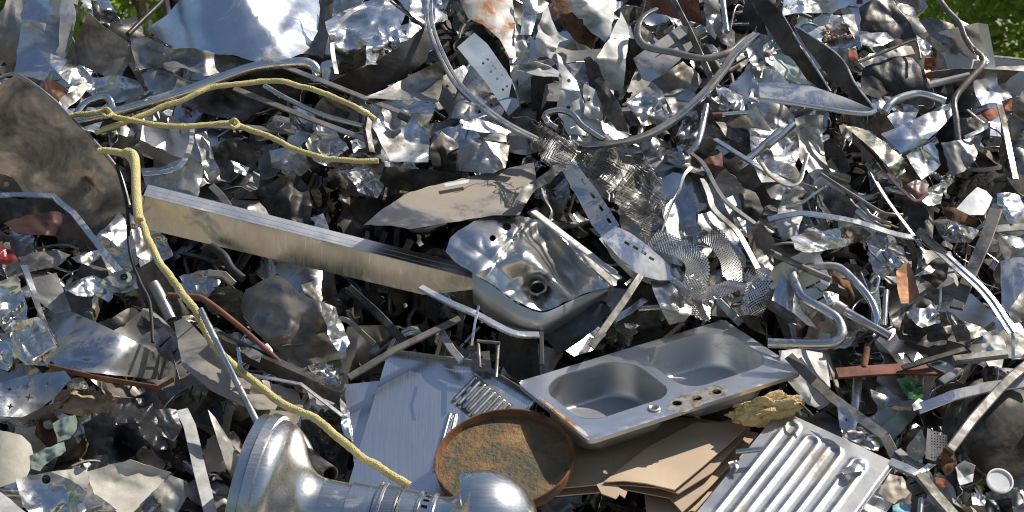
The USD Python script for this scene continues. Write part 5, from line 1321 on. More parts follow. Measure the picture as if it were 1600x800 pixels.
# centre right sheets
S('1034,327 1055,305 1080,284 1088,330 1091,382 1066,387 1045,374', 0.19, (.15, .55, .82), 'galvanised', 'smooth grey-blue sheet right of the wire mesh cloth', 0.08)
S('1090,349 1092,335 1110,330 1124,339 1145,370 1165,401 1165,418 1148,418 1134,387', 0.21, (.2, .6, .77), 'galvanised', 'long smooth light sheet right of the grey-blue one', 0.06, torn=.3)
B('1098,280,0.24 1108,305,0.25 1116,328,0.25 1150,360,0.25 1168,390,0.24 1184,420,0.22', 0.026, 0.006, (.3, .5, .8), 'dull', 'bent grey strap passing over the long smooth light sheet', smooth=4)
B('1080,262,0.25 1068,275,0.26 1060,300,0.26 1048,322,0.26 1034,362,0.24', 0.014, 0.006, (.2, .5, .84), 'bright', 'frayed bright strip left of the smooth grey-blue sheet', smooth=4, twist=1.2)
B('1080,240,0.24 1100,258,0.25 1130,310,0.24 1180,350,0.22', 0.018, 0.008, (.2, .5, .84), 'dull', 'thin strap crossing the knot of straps right of the wire mesh cloth', smooth=4)
S('1130,312 1145,305 1152,320 1140,335', 0.21, 'G', 'white_paint', 'small white triangular chip below the straight bright bar', 0.08)
S('1150,290 1180,300 1195,330 1180,352 1160,330', 0.16, (.3, .3, .9), 'grimy', 'dark rolled sheet left of the long pale strip', 0.2, bend=(0, 6))
S('1145,340 1165,345 1170,372 1152,366', 0.2, (.3, .5, .8), 'bright', 'small bright folded scrap below the dark rolled sheet', 0.25)
S('1168,360 1190,345 1210,375 1208,420 1190,440 1172,405', 0.17, (.5, .2, .85), 'stained', 'dark brown upright sheet left of the bright crumpled bundle', 0.12)
B('1200,343,0.25 1232,336,0.26 1264,334,0.26 1335,346,0.26 1389,363,0.25 1420,370,0.25 1452,374,0.24', 0.026, 0.006, (.1, .7, .7), 'bright', 'long pale bent strip crossing the right half of the heap', smooth=6)
S('1234,370 1262,362 1298,358 1335,353 1350,356 1362,366 1342,378 1318,386 1285,392 1257,394 1242,388', 0.22, (.28, .66, .70), 'foil', 'bright crumpled bundle below the long pale strip', 0.18, creases=9)
S('1190,285 1230,290 1245,285 1262,300 1240,318 1205,310', 0.15, 'F', 'steel', 'curved sheet below the broad bright hollow', 0.2)
T('1190,255,0.26 1205,275,0.27 1230,290,0.28 1248,285,0.28 1256,262,0.27 1262,240,0.26', 0.009, 'caked', 'U-shaped beige bent rim below the broad bright hollow', squash=.5)
S('1222,305 1245,300 1255,330 1248,365 1222,380 1210,345', 0.14, (.1, .5, .86), 'white_paint', 'white lumpy scrap left of the bright crumpled bundle', 0.2, creases=8)
S('1295,290 1330,310 1345,325 1330,342 1300,335 1285,315', 0.15, 'S', 'grimy', 'nest of fine dark wires above the bright crumpled bundle', 0.3)
T('1283,272,0.24 1310,290,0.25 1345,312,0.25 1378,332,0.25 1392,335,0.25 1410,336,0.24', 0.007, 'dull', 'bent grey rod running along above the long pale strip', smooth=4)
T('1228,322,0.2 1255,315,0.21 1280,298,0.22 1290,292,0.22', 0.006, 'tube_steel', 'thin kinked wire left of the fine dark wires', smooth=4)
T('1345,315,0.24 1352,325,0.24 1362,338,0.24 1392,350,0.23', 0.008, 'dull', 'wavy short rod above the long pale strip', smooth=4)
T('1340,330,0.21 1355,342,0.21 1378,358,0.2', 0.016, 'tube_steel', 'thick bright pipe stub under the bent grey rod', smooth=0)
B('1355,255,0.24 1372,290,0.25 1395,325,0.25 1425,365,0.24 1445,395,0.22', 0.018, 0.005, (.4, .4, .82), 'galvanised', 'long bent blue-grey strap beside the gold sheet', smooth=4)
gold = empty('gold_sheet', 'wrinkled gold-toned sheet with a dark red edge at the right', 'metal sheet', at(1385, 250, .2))
obj('foil', sheet_mesh('1318,196 1336,198 1355,204 1380,220 1408,244 1440,270 1452,288 1446,306 1432,312 1412,296 1390,262 1362,232', 0.24, (.1, .55, .83), 0.2, 99, torn=.6, creases=9), 'gold_foil', gold)
obj('red_edge', sweep(spline(np.array([at(*a) for a in [(1345, 222, .262), (1370, 248, .262), (1395, 282, .262), (1415, 302, .262), (1432, 314, .262), (1450, 302, .262)]]), 6), rect(.013, .005), NS), 'maroon', gold)
obj('red_patch', sheet_mesh('1412,290 1432,280 1451,288 1447,306 1433,313', 0.262, (.1, .55, .83), 0.1, 94, torn=.5), 'maroon', gold)
S('1444,300 1458,290 1473,285 1485,275 1490,284 1474,300 1470,318 1452,322 1440,315', 0.20, (.3, .62, .72), 'foil', 'twisted white-bright sheet right of the gold sheet', 0.25)
S('1494,326 1510,308 1527,292 1541,298 1551,309 1545,324 1537,336 1515,336', 0.22, (.15, .62, .77), 'label_white', 'smooth white plate above the rusty hollow at right', 0.04, torn=.2)
S('1470,330 1490,315 1510,335 1530,342 1520,352 1490,350', 0.12, 'F', 'rust', 'rusty brown cavity below the smooth white plate', 0.2)
S('1558,302 1575,300 1593,305 1600,322 1598,334 1585,346 1570,345 1558,325', 0.21, (.1, .6, .8), 'bright', 'shiny scalloped dish near the right edge', 0.2, bend=(0, 6))
S('1420,322 1440,318 1452,335 1448,355 1430,362 1418,345', 0.18, (-.2, .2, .96), 'sooty', 'black bent plate below the gold sheet', 0.15)
S('1455,345 1480,342 1505,352 1530,360 1515,380 1480,378', 0.17, (.1, .65, .75), 'steel', 'ridged grey scrap right of the end of the long pale strip', 0.3, creases=9)
B('1556,358,0.2 1578,356,0.2 1614,354,0.2', 0.036, 0.006, 'S', 'dull', 'short horizontal grey strap at the right edge')
B('1556,328,0.24 1540,375,0.25 1515,430,0.25 1494,482,0.24', 0.048, 0.012, (-.3, .4, .87), 'stained', 'wide brown slat leaning behind the bent pale strip at right')
B('1445,375,0.26 1470,393,0.27 1500,420,0.28 1528,445,0.28 1550,470,0.28 1570,500,0.27 1583,520,0.26', 0.042, 0.005, (.25, .6, .76), 'galvanised', 'long bent pale strip sloping down to the right edge', smooth=6, profile=[(-.021, 0), (-.004, .001), (0, .006), (.004, .001), (.021, 0), (.021, -.004), (-.021, -.004)])
B('1436,362,0.26 1452,378,0.27 1475,398,0.27', 0.036, 0.008, 'F', 'sooty', 'dark upper end of the long bent pale strip')
S('1563,408 1585,402 1614,402 1614,498 1590,500 1565,482', 0.13, (0, .45, .89), 'galvanised', 'flat panel reflecting blue sky at the right edge', 0.03, torn=.3)
S('1575,485 1600,452 1614,448 1614,500 1585,505', 0.19, (.2, .4, .9), 'dull', 'pointed grey sliver in front of the sky-blue panel', 0.06)
S('1400,424 1412,412 1420,410 1430,435 1437,462 1420,474 1408,474 1402,450', 0.20, (.2, .45, .87), 'copper', 'peach-coloured square plate right of centre', 0.04, torn=.3)
S('1395,375 1410,392 1422,412 1405,432 1380,430 1378,405', 0.17, (.1, .55, .83), 'bright', 'torn bright scrap left of the peach plate', 0.3)
S('1440,418 1465,402 1485,410 1480,435 1462,450 1440,435', 0.18, (.2, .2, .96), 'sooty', 'dark glossy plate right of the peach plate', 0.15)
S('1428,432 1450,415 1465,412 1455,428', 0.2, 'G', 'galvanised', 'small blue-grey shard above the peach plate', 0.1)
# tubes at centre right
T('1240,432,0.20 1258,418,0.21 1278,416,0.22 1311,418,0.23 1342,446,0.24 1362,472,0.24 1370,495,0.23 1369,512,0.21', 0.014, 'tube_steel', 'arched grey tube over the rusty patch at right of centre')
T('1236,425,0.24 1244,445,0.25 1256,466,0.26 1288,484,0.27 1308,498,0.27 1316,520,0.27 1306,534,0.26 1280,538,0.25 1200,536,0.23', 0.0175, 'tube_steel', 'thick bent pipe ending beside the right corner of the double sink')
T('1311,481,0.22 1350,503,0.22 1390,526,0.21', 0.0165, 'tube_steel', 'short straight pipe right of the thick bent pipe', smooth=0)
T('1308,478,0.224 1320,486,0.224', 0.021, 'caked', 'collar at the upper end of the short straight pipe', smooth=0)
T('1210,397,0.25 1255,418,0.25 1298,437,0.24', 0.0115, 'stained', 'straight grey rod left of the arched tube', smooth=0)
S('1220,427 1232,438 1245,458 1252,484 1265,498 1279,515 1262,508 1240,490 1206,468', 0.22, (-.15, .6, .79), 'galvanised', 'leaf-shaped blue-grey sheet above the thick bent pipe', 0.12, torn=.3)
S('1300,430 1325,435 1340,470 1320,478 1302,455', 0.10, 'F', 'rust', 'orange-brown rusty patch under the arched tube', 0.3)
S('1285,455 1310,460 1312,478 1292,476', 0.17, 'G', 'foil', 'small bright foil knot on the upper end of the short pipe', 0.4)
T('1385,455,0.2 1383,480,0.2 1381,510,0.19', 0.011, 'tube_steel', 'small upright tube left of the crumpled grey stack', smooth=0)
T('1360,442,0.2 1368,432,0.21 1373,436,0.21 1368,455,0.2 1358,460,0.2', 0.006, 'bright', 'little ring of bent wire left of the peach plate')
S('1390,495 1410,480 1428,472 1450,458 1462,468 1455,485 1478,488 1488,520 1478,538 1440,540 1405,530', 0.19, (.05, .45, .89), 'grimy', 'crumpled grey stack of sheets below the peach plate', 0.45, creases=14)
S('1420,480 1445,482 1455,475 1468,490 1470,505 1440,512 1425,500', 0.22, (.2, .6, .77), 'bright', 'bright creased edge on the crumpled grey stack', 0.35)
S('1478,485 1500,500 1535,512 1545,520 1520,530 1495,535', 0.19, (.1, .7, .7), 'stained', 'brownish wedge right of the crumpled grey stack', 0.15)
S('1535,520 1560,515 1572,540 1565,575 1545,572 1533,548', 0.17, (.1, .5, .86), 'white_paint', 'whitish ribbed cup right of the brownish wedge', 0.2)
B('1490,563,0.22 1530,558,0.22 1573,553,0.22', 0.034, 0.022, (.1, .75, .65), 'dull', 'short square bar right of the rusty angle bar')
B('1470,598,0.2 1490,585,0.2 1508,570,0.2', 0.034, 0.018, (-.3, .6, .75), 'dull', 'short grey box bar below the short square bar')
B('1308,582,0.20 1360,578,0.20 1410,575,0.20 1487,577,0.18', 0.05, 0.04, (.1, .8, .6), 'rust_red', 'long rusty red angle bar at the right', profile=angle(.05, .05, .005))
B('1410,575,0.215 1450,563,0.22 1508,546,0.21', 0.022, 0.010, (0, .7, .7), 'sooty', 'dark flat bar crossing the end of the rusty angle bar')
B('1433,640,0.19 1490,618,0.20 1545,605,0.20 1614,596,0.20', 0.040, 0.012, (0, .5, .86), 'galvanised', 'blue-grey flat bar rising to the right edge')
B('1484,703,0.25 1520,655,0.25 1560,610,0.25 1580,590,0.25 1614,562,0.24', 0.034, 0.018, (.3, .6, .74), 'dull', 'long grey box bar leaning up to the right edge')
T('1356,540,0.18 1352,562,0.19 1350,575,0.19', 0.012, 'rust', 'small rusty screw clamp above the rusty angle bar')
# around the tray at lower right
S('1217,548 1250,545 1288,552 1296,590 1300,628 1280,640 1262,632 1225,590', 0.09, (.34, .64, .69), 'white_paint', 'sunlit whitish plate behind the right corner of the double sink', 0.05, torn=.6)
B('1232,556,0.20 1265,590,0.18 1301,622,0.17 1345,654,0.16 1382,681,0.15', 0.036, 0.005, (-.1, .6, .8), 'stained', 'long bent brown strap over the sunlit whitish plate')
B('1382,681,0.15 1392,700,0.15 1404,728,0.13', 0.036, 0.005, (-.1, .4, .9), 'stained', 'lower bent end of the long brown strap')
B('1291,550,0.14 1300,580,0.13 1312,615,0.12 1322,640,0.10', 0.022, 0.006, (.6, .3, .74), 'dull', 'twisted dark strap in front of the whitish plate')
T('1341,584,0.14 1338,620,0.13 1333,660,0.10', 0.0165, 'tube_steel', 'upright pale pipe under the rusty angle bar', smooth=0)
S('1306,620 1320,632 1340,660 1336,672 1312,668', 0.21, (-.2, .5, .84), 'galvanised', 'blue-grey pointed scrap with star-shaped cuts beside the upright pale pipe', 0.06, holes=[star(1322, 656, 5)], step=2.5, torn=.2)
S('1360,608 1385,618 1410,626 1430,624 1424,642 1395,640 1370,630', 0.19, (-.1, .25, .96), 'stained', 'curved brown-grey panel under the rusty angle bar', 0.06, bend=(90, 6))
S('1425,632 1436,622 1446,628 1440,638 1428,642', 0.20, 'G', 'white_paint', 'small dazzling chip at the end of the curved brown-grey panel', 0.1)
btl = at(1420, 610, .14)
bt = sheet_mesh('1400,592 1425,588 1440,602 1443,620 1430,628 1412,615', 0.16, (.1, .4, .9), 0.25, 131, torn=.3)
MAT['green_glass'] = usdkit.material(stage, '/World/Looks/green_glass', {'p': ('principled_bsdf', dict(base_color=(0.05, 0.13, 0.05), roughness=0.15))}, surface='p.BSDF')
tag(obj('crushed_bottle', bt, 'green_glass'), 'crushed dark green plastic bottle under the rusty angle bar', 'bottle')
drum = empty('metal_drum', 'shiny rounded drum end with a dark band at the right edge', 'drum', at(1575, 670, 0))
dp_ = at(1575, 672, .08)
da_ = w((.35, .3, .89))
pr_ = [(-.16, .165), (-.05, .168), (0, .165), (.03, .150), (.055, .12), (.07, .07), (.075, 0.0)]
obj('shell', fix(*lathe(dp_, da_, pr_ + [(-.16, 0)], 56)), 'grimy', drum, smooth=50)
obj('band', fix(*lathe(dp_, da_, [(-.075, .166), (-.075, .172), (-.045, .173), (-.045, .166), (-.075, .166)], 56)), 'bright', drum)
S('1416,700 1440,670 1448,690 1442,715 1425,725', 0.19, (-.5, .2, .84), 'caked', 'brown side of the perforated speaker-like plate', 0.05)
hs = [(x + (y % 2) * 0, 672 + y * 4.2 + (x - 1452) * .12, 1.15) for y in range(11) for x in np.arange(1456, 1480, 4.4)]
S('1449,669 1480,680 1480,715 1476,726 1446,716', 0.20, (.15, .35, .92), 'caked', 'square beige plate punched with a grid of tiny holes', 0.01, name='perforated_plate', cat='perforated plate', group=None, torn=0, holes=hs, step=2.2, creases=2)
B('1402,704,0.15 1425,722,0.16 1450,735,0.16', 0.03, 0.008, (.1, .7, .7), 'dull', 'short grey strap below the punched beige plate')
B('1390,722,0.16 1415,732,0.17 1436,742,0.17', 0.035, 0.012, (.1, .6, .8), 'galvanised', 'blue-grey bracket right of the ribbed tray')
B('1437,742,0.26 1460,772,0.26 1492,808,0.26', 0.042, 0.018, (.2, .55, .8), 'dull', 'grey box bar running down to the bottom edge right of the tray')
S('1425,740 1450,724 1463,726 1450,736 1432,745', 0.24, 'G', 'bright', 'bright flat tip beside the blue-grey bracket', 0.1)
S('1474,700 1490,700 1496,730 1478,745 1470,730', 0.21, (.2, .2, .96), 'rust', 'rusty dark hinge at the lower end of the long grey box bar', 0.2)
S('1460,745 1475,748 1485,760 1465,765', 0.22, 'F', 'brick_red', 'small orange-red scrap near the bottom right', 0.1)
S('1493,730 1508,720 1524,728 1520,752 1500,758', 0.21, (.2, .5, .84), 'white_paint', 'torn white plastic scrap left of the round lid', 0.4, creases=9)
lidp = at(1562, 752, .24)
lid = empty('tin_cover', 'round white jar lid among small scraps at the bottom right', 'lid', lidp)  # lid of a jar, lying loose
obj('disc', fix(*lathe(lidp, w((.1, .55, .83)), [(-.004, 0), (-.004, .044), (.006, .045), (.007, .040), (.001, .037), (.001, 0)], 36)), 'label_white', lid)
S('1395,790 1410,784 1424,790 1420,812 1394,812', 0.22, 'S', 'blue_cloth', 'bright blue crumpled cloth at the bottom edge', 0.4, name='cloth_scrap', cat='cloth', group=None, creases=9)
T('1440,780,0.24 1436,812,0.24', 0.010, 'tube_steel', 'thin upright tube at the bottom edge beside the blue cloth', smooth=0)
S('1540,770 1565,760 1590,765 1600,785 1570,800 1545,795', 0.21, (.1, .55, .83), 'dull', 'grey crumpled sheet below the round lid', 0.35, creases=9)
S('1540,780 1580,778 1585,812 1540,812', 0.245, (.1, .4, .9), 'black_plastic', 'black plastic scrap at the bottom right edge', 0.4, creases=9)
S('1518,770 1540,775 1542,790 1520,788', 0.24, 'G', 'bright', 'bright silver shard left of the black plastic scrap', 0.2)
S('1390,740 1410,745 1422,770 1405,790 1385,782 1372,770', 0.17, (.1, .6, .8), 'caked', 'beige scrap of sheet right of the tray flange', 0.15)
S('1310,655 1345,668 1378,685 1372,705 1350,700 1318,690', 0.12, 'S', 'steel', 'grey scraps between the tray and the brown strap', 0.35, creases=9)
S('1255,612 1268,618 1266,632 1246,622', 0.20, 'F', 'gold_foil', 'small shiny tin corner behind the yellow foam', 0.1)
T('1240,624,0.19 1255,635,0.20 1270,650,0.20', 0.004, 'maroon', 'short bundle of dark red wires beside the tin corner', name='wire_bundle', cat='wires', group=None)
fm = trimesh.creation.icosphere(5, 1.0)
fv = fm.vertices * np.array([.115, .05, .042])
fv *= (1 + 1.5 * (fbm(fm.vertices * 2.0, 5, 6) - .5))[:, None]
fv[:, 2] += .03 * fv[:, 0] / .115 - .02 * np.abs(fv[:, 0] / .115)
a_, b_ = w((.92, .36, -.15)), w((-.2, .75, .6)); c_ = np.cross(a_, b_); c_ /= np.linalg.norm(c_); b_ = np.cross(c_, a_)
tag(obj('foam_chunk', (at(1196, 642, .16) + fv @ np.stack([a_, b_, c_]), fm.faces), 'foam'), 'ragged lump of yellow foam under the right end of the double sink', 'foam')
T('1150,706,0.20 1170,704,0.21 1191,702,0.21', 0.009, 'tube_steel', 'small grey bolt rod between the cardboard and the tray', smooth=0)
S('1138,722 1152,718 1156,735 1140,742', 0.19, 'F', 'dull', 'small grey lump of scrap beside the bolt rod', 0.3)

# ================================================================ the loose scrap that fills the heap
HERO = [Polygon(pts(s)) for s in ('812,600 1125,505 1255,580 935,690', '545,560 610,552 745,570 830,625 660,800 530,800', '870,680 1180,660 1060,800 860,800', '1225,636 1400,722 1330,810 1080,810',
                                  '680,700 900,690 900,780 700,790', '700,340 840,338 965,430 850,490 740,430', '568,352 700,284 834,254 812,335', '222,306 740,436 670,465 232,362', '0,140 118,193 205,350 0,300', '228,46 292,0 508,0 512,85 300,80')]


def proto_sheet(seed, size, mat, amp=0.3, creases=7, t=0.0016, ragged=0.12):
    rg = np.random.default_rng(seed)
    k = rg.integers(4, 8)
    a = np.sort(rg.uniform(0, 2 * math.pi, k)) if k > 5 else np.linspace(0, 2 * math.pi, k, endpoint=False) + rg.uniform(-.4, .4, k)
    p = np.stack([np.cos(a), np.sin(a) * rg.uniform(.45, 1)], 1) * rg.uniform(.6, 1, (k, 1)) * size / 2
    pg = Polygon(rough_outline(p * 1000, ragged * 20, seed) / 1000).buffer(0)
    if pg.geom_type != 'Polygon':
        pg = max(pg.geoms, key=lambda g: g.area)
    q_, f = fill(pg, max(size / 13, .007), seed)
    d = crumpled(q_, amp, seed, creases, size)
    x = q_ @ np.array([math.cos(seed), math.sin(seed)])
    d = d - rg.uniform(-3, 4) * x * x
    v = np.c_[q_, d]
    return solidify(v, f, vnormals(v, f), t), mat


def proto_panel(seed, size, mat):
    """a piece of an appliance panel: folded flanges on two sides, a row of punched holes, one bend"""
    rg = np.random.default_rng(seed)
    a, b = size, size * rg.uniform(.4, .7)
    pg = Polygon([(-a / 2, -b / 2), (a / 2, -b / 2), (a / 2, b / 2 * rg.uniform(.5, 1)), (-a / 2, b / 2)])
    for k in range(rg.integers(3, 6)):
        x = -a / 2 + a * (k + 1) / 7
        pg = pg.difference(Point(x, -b * .25).buffer(size * .022, 5) if seed % 2 else Polygon([(x - .003, -b * .35), (x + .003, -b * .35), (x + .003, -b * .1), (x - .003, -b * .1)]))
    q_, f = fill(pg, size / 15, seed)
    d = crumpled(q_, .16, seed, 3, size)
    x = q_ @ np.array([math.cos(seed), math.sin(seed)])
    d += rg.uniform(.2, .5) * np.maximum(0, x - rg.uniform(-.02, .03))
    e = b / 2 - np.abs(q_[:, 1])
    d += -np.clip(.02 - e, 0, .02) * 1.6
    v = np.c_[q_, d]
    return solidify(v, f, vnormals(v, f), .0018), mat


def proto_can(seed, r, L, mat):
    """a dented can or pot, open at one end"""
    pr = [(0, 0), (0, r * .9), (.004, r), (L * .3, r), (L * .6, r), (L * .9, r), (L, r * 1.04), (L + .003, r * 1.02), (L, r * .97), (L * .5, r * .97), (.008, r * .95), (.006, 0)]
    v, f = fix(*lathe([0, 0, -L / 2], [0, 0, 1], pr, 28, ref=(1, 0, 0)))
    v = v + .55 * r * (np.stack([fbm(v / r * .8 + k * 7, 2, seed + k) for k in range(3)], 1) - .5)
    v[:, 0] *= .8
    return (v, f), mat


def proto_lid(seed, r, mat):
    """a round lid or plate with a raised rim"""
    v, f = fix(*lathe([0, 0, 0], [0, 0, 1], [(.010, 0), (.012, r * .3), (.004, r * .8), (0, r * .93), (.006, r), (.003, r * 1.01), (-.003, r * .94), (.001, r * .8), (.008, r * .3), (.007, 0)], 36, ref=(1, 0, 0)))
    v = v + .25 * r * (np.stack([0 * v[:, 0], 0 * v[:, 0], fbm(v[:, :3] / r, 2, seed) - .5], 1))
    return (v, f), mat


def proto_elbow(seed, r, mat):
    """a pipe elbow with collars"""
    a = np.linspace(0, math.pi / 2, 12)
    p = np.vstack([[[.07 + r, -.06 - .02 * (seed % 3), 0]], np.stack([.07 * np.cos(a) + r, .07 * np.sin(a), 0 * a], 1), [[-.05, .07, 0]]]) * (r / .02)
    p = np.vstack([p[0], (p[0] + p[1]) / 2, p[1:]])
    return join(pipe_shell(p, r, r * .12, 18), pipe_shell(p[[0, 1]], r * 1.15, r * .14, 18)), mat


def proto_ring(seed, R, r, mat):
    """a bent hoop of rod"""
    a = np.linspace(0, 2 * math.pi * .93, 40)
    p = np.stack([R * np.cos(a), R * .8 * np.sin(a), .2 * R * np.sin(2 * a + seed)], 1)
    return sweep(p, circle(r, 8)), mat


def proto_strip(seed, L, mat, wd, t):
    rg = np.random.default_rng(seed)
    k = rg.integers(3, 6)
    p = np.c_[np.linspace(-L / 2, L / 2, k), rg.normal(0, L * .07, k), rg.normal(0, L * .08, k)]
    kind = seed % 3
    pr = rect(wd, t) if kind != 1 else angle(wd, wd * .8, t * .6)
    return sweep(spline(p, 6), pr, [0, 0, 1], rg.uniform(-1.4, 1.4) if kind == 2 else 0), mat


def proto_tube(seed, L, mat, r):
    rg = np.random.default_rng(seed)
    k = rg.integers(2, 6)
    p = np.c_[np.linspace(-L / 2, L / 2, k), rg.normal(0, L * .10, k) * (k > 2), rg.normal(0, L * .08, k) * (k > 2)]
    if k == 2:
        p = np.array([p[0] + (p[1] - p[0]) * s for s in np.linspace(0, 1, 4)])
    if seed % 3 == 0 and r > .009:
        return pipe_shell(spline(p, 6), r, r * .15, 16), mat
    return sweep(spline(p, 6), circle(r, 10)), mat


LANDMARKS = [(x, y, s) for x, y, s in ((60, 60, 'tall pale panel'), (150, 75, 'brown square sheet'), (370, 45, 'tub shell'), (300, 140, 'long grab bar'), (90, 240, 'large brown sheet'), (20, 400, 'red painted scrap'), (194, 434, 'round gasket'), (160, 550, 'blue tray sheet'),
    (50, 615, 'star-hole plate'), (210, 670, 'black plastic bag'), (20, 715, 'cream shell'), (180, 770, 'canvas-lined hood'), (380, 590, 'beige dirt-coated sheet'), (365, 585, 'thin silver rod'), (430, 720, 'flared horn'), (265, 420, 'falling yellow rope'), (400, 130, 'upper rope strand'),
    (440, 222, 'lower rope strand'), (570, 60, 'big crumpled foil'), (600, 95, 'dark curved sheet'), (640, 210, 'wrinkled blue-toned sheet'), (755, 245, 'crumpled bucket'), (730, 150, 'aluminium trim'), (765, 110, 'punched bracket'), (760, 30, 'rusty enamel panel'), (480, 375, 'long channel'),
    (705, 305, 'wide stained sheet'), (460, 500, 'brown bag shape'), (690, 650, 'drainboard'), (830, 420, 'crushed sink'), (960, 340, 'slotted channel'), (930, 255, 'wire mesh cloth'), (1110, 440, 'expanded metal'), (955, 90, 'pale pointed sheet'), (905, 160, 'two pale torn plates'), (1070, 80, 'bent tube loop'),
    (1050, 190, 'long curved bar'), (1035, 590, 'double sink'), (1020, 720, 'cardboard'), (790, 720, 'rusty pan'), (1240, 740, 'ribbed tray'), (1195, 640, 'yellow foam'), (1230, 70, 'two dark curved blades'), (1300, 50, 'tray of crumbs'), (1395, 125, 'black pot'), (1270, 150, 'pointed blade'),
    (1205, 220, 'broad bright hollow'), (1430, 160, 'arched tube'), (1520, 80, 'twisted brown tube'), (1390, 255, 'gold sheet'), (1550, 145, 'blue-grey disc'), (1575, 220, 'grey hanging strap'), (1325, 345, 'long pale strip'), (1300, 375, 'bright crumpled bundle'), (1522, 315, 'smooth white plate'),
    (1525, 420, 'wide brown slat'), (1590, 450, 'sky-blue panel'), (1418, 445, 'peach plate'), (1440, 505, 'crumpled grey stack'), (1290, 500, 'thick bent pipe'), (1125, 375, 'long smooth light sheet'), (1400, 580, 'rusty angle bar'), (1420, 610, 'green bottle'), (1575, 670, 'drum'),
    (1464, 695, 'punched beige plate'), (1310, 620, 'long brown strap'), (1530, 640, 'long grey box bar'), (1562, 752, 'round white lid'), (1408, 800, 'blue cloth'))]
used_places = set()


def side(px, py, m):
    dx, dy = px - m[0], py - m[1]
    return ('above' if dy < 0 else 'below') if abs(dy) > abs(dx) * .8 else ('left of' if dx < 0 else 'right of')


def where(head, px, py):
    near = sorted(LANDMARKS, key=lambda m: (m[0] - px) ** 2 + (m[1] - py) ** 2)[:3]
    a, b, c = near
    for s in (f'{side(px, py, a)} the {a[2]}', f'{side(px, py, a)} the {a[2]}, {side(px, py, b)} the {b[2]}', f'{side(px, py, a)} the {a[2]}, {side(px, py, c)} the {c[2]}', f'{side(px, py, b)} the {b[2]}, {side(px, py, c)} the {c[2]}'):
        lb = f'{head} {s}'
        if len(lb.replace('-', ' ').split()) <= 16 and lb not in used_places:
            used_places.add(lb)
            return lb
    return f'{head} {side(px, py, a)} the {a[2]}'


ADJ = {'steel': 'grey steel', 'foil': 'shiny foil-like metal', 'dull': 'dull grey metal', 'bright': 'bright silver metal', 'stained': 'brown-stained metal', 'galvanised': 'blue-grey metal', 'grimy': 'grimy metal',
       'sooty': 'sooty black metal', 'caked': 'beige dirt-coated metal', 'white_paint': 'white painted metal', 'pale_paint': 'cream painted metal', 'rust': 'rusty metal', 'rust_red': 'rusty red metal', 'tube_steel': 'polished metal', 'satin': 'satin steel'}
KINDS_ = {
    'scrap_sheet': ('scrap metal', 'crumpled scrap of {}', [proto_sheet(1000 + i, s, m, a, c) for i, (s, m, a, c) in enumerate([
        (.34, 'steel', .45, 8), (.30, 'satin', .5, 9), (.38, 'dull', .40, 7), (.24, 'bright', .5, 9), (.34, 'stained', .42, 8), (.30, 'galvanised', .35, 6), (.40, 'grimy', .42, 8), (.26, 'foil', .5, 9), (.28, 'steel', .5, 8), (.34, 'steel', .5, 8), (.36, 'sooty', .45, 8), (.24, 'caked', .3, 6), (.30, 'galvanised', .45, 8), (.26, 'dull', .5, 9), (.32, 'satin', .4, 7), (.36, 'stained', .5, 9)])]),
    'panel_piece': ('panel piece', 'bent punched panel piece of {}', [proto_panel(6000 + i, s, m) for i, (s, m) in enumerate([(.30, 'steel'), (.24, 'galvanised'), (.34, 'dull'), (.26, 'bright'), (.28, 'stained'), (.22, 'grimy'), (.32, 'satin')])]),
    'crushed_can': ('can', 'dented open can of {}', [proto_can(6100 + i, r, L, m) for i, (r, L, m) in enumerate([(.05, .12, 'steel'), (.07, .09, 'dull'), (.045, .14, 'bright'), (.08, .11, 'stained'), (.06, .10, 'sooty')])]),
    'round_plate': ('round plate', 'bent round plate of {}', [proto_lid(6200 + i, r, m) for i, (r, m) in enumerate([(.08, 'steel'), (.10, 'dull'), (.06, 'bright'), (.11, 'grimy')])]),
    'pipe_elbow': ('pipe elbow', 'open pipe elbow of {}', [proto_elbow(6300 + i, r, m) for i, (r, m) in enumerate([(.020, 'tube_steel'), (.016, 'dull'), (.024, 'steel'), (.014, 'stained')])]),
    'bent_hoop': ('hoop', 'bent rod hoop of {}', [proto_ring(6400 + i, R, r, m) for i, (R, r, m) in enumerate([(.10, .004, 'tube_steel'), (.13, .005, 'dull'), (.08, .003, 'bright'), (.11, .006, 'grimy')])]),
    'scrap_chip': ('metal chip', 'small torn chip of {}', [proto_sheet(2000 + i, s, m, .35, 6, .0014, .1) for i, (s, m) in enumerate([
        (.10, 'bright'), (.12, 'steel'), (.09, 'foil'), (.13, 'dull'), (.11, 'stained'), (.08, 'pale_paint'), (.12, 'steel'), (.10, 'grimy'), (.11, 'galvanised'), (.10, 'sooty')])]),
    'scrap_strip': ('metal strip', 'bent strip of {}', [proto_strip(3000 + i, L, m, wd, t) for i, (L, m, wd, t) in enumerate([
        (.36, 'dull', .015, .003), (.28, 'bright', .010, .003), (.42, 'steel', .018, .004), (.26, 'stained', .022, .004), (.36, 'galvanised', .014, .004), (.30, 'grimy', .022, .005), (.22, 'bright', .007, .003), (.30, 'tube_steel', .013, .006), (.30, 'stained', .016, .004), (.34, 'sooty', .02, .004), (.24, 'steel', .008, .003)])]),
    'scrap_rod': ('metal rod', 'thin bent rod of {}', [proto_tube(4000 + i, L, m, r) for i, (L, m, r) in enumerate([
        (.34, 'tube_steel', .0065), (.42, 'dull', .004), (.24, 'tube_steel', .011), (.38, 'stained', .005), (.30, 'bright', .003), (.20, 'tube_steel', .014), (.36, 'grimy', .007), (.40, 'dull', .0028), (.28, 'stained', .004), (.18, 'bright', .012), (.34, 'bright', .002), (.3, 'sooty', .006)])]),
}
rg = np.random.default_rng(2024)
made = {}
cnt = {k: 0 for k in KINDS_}


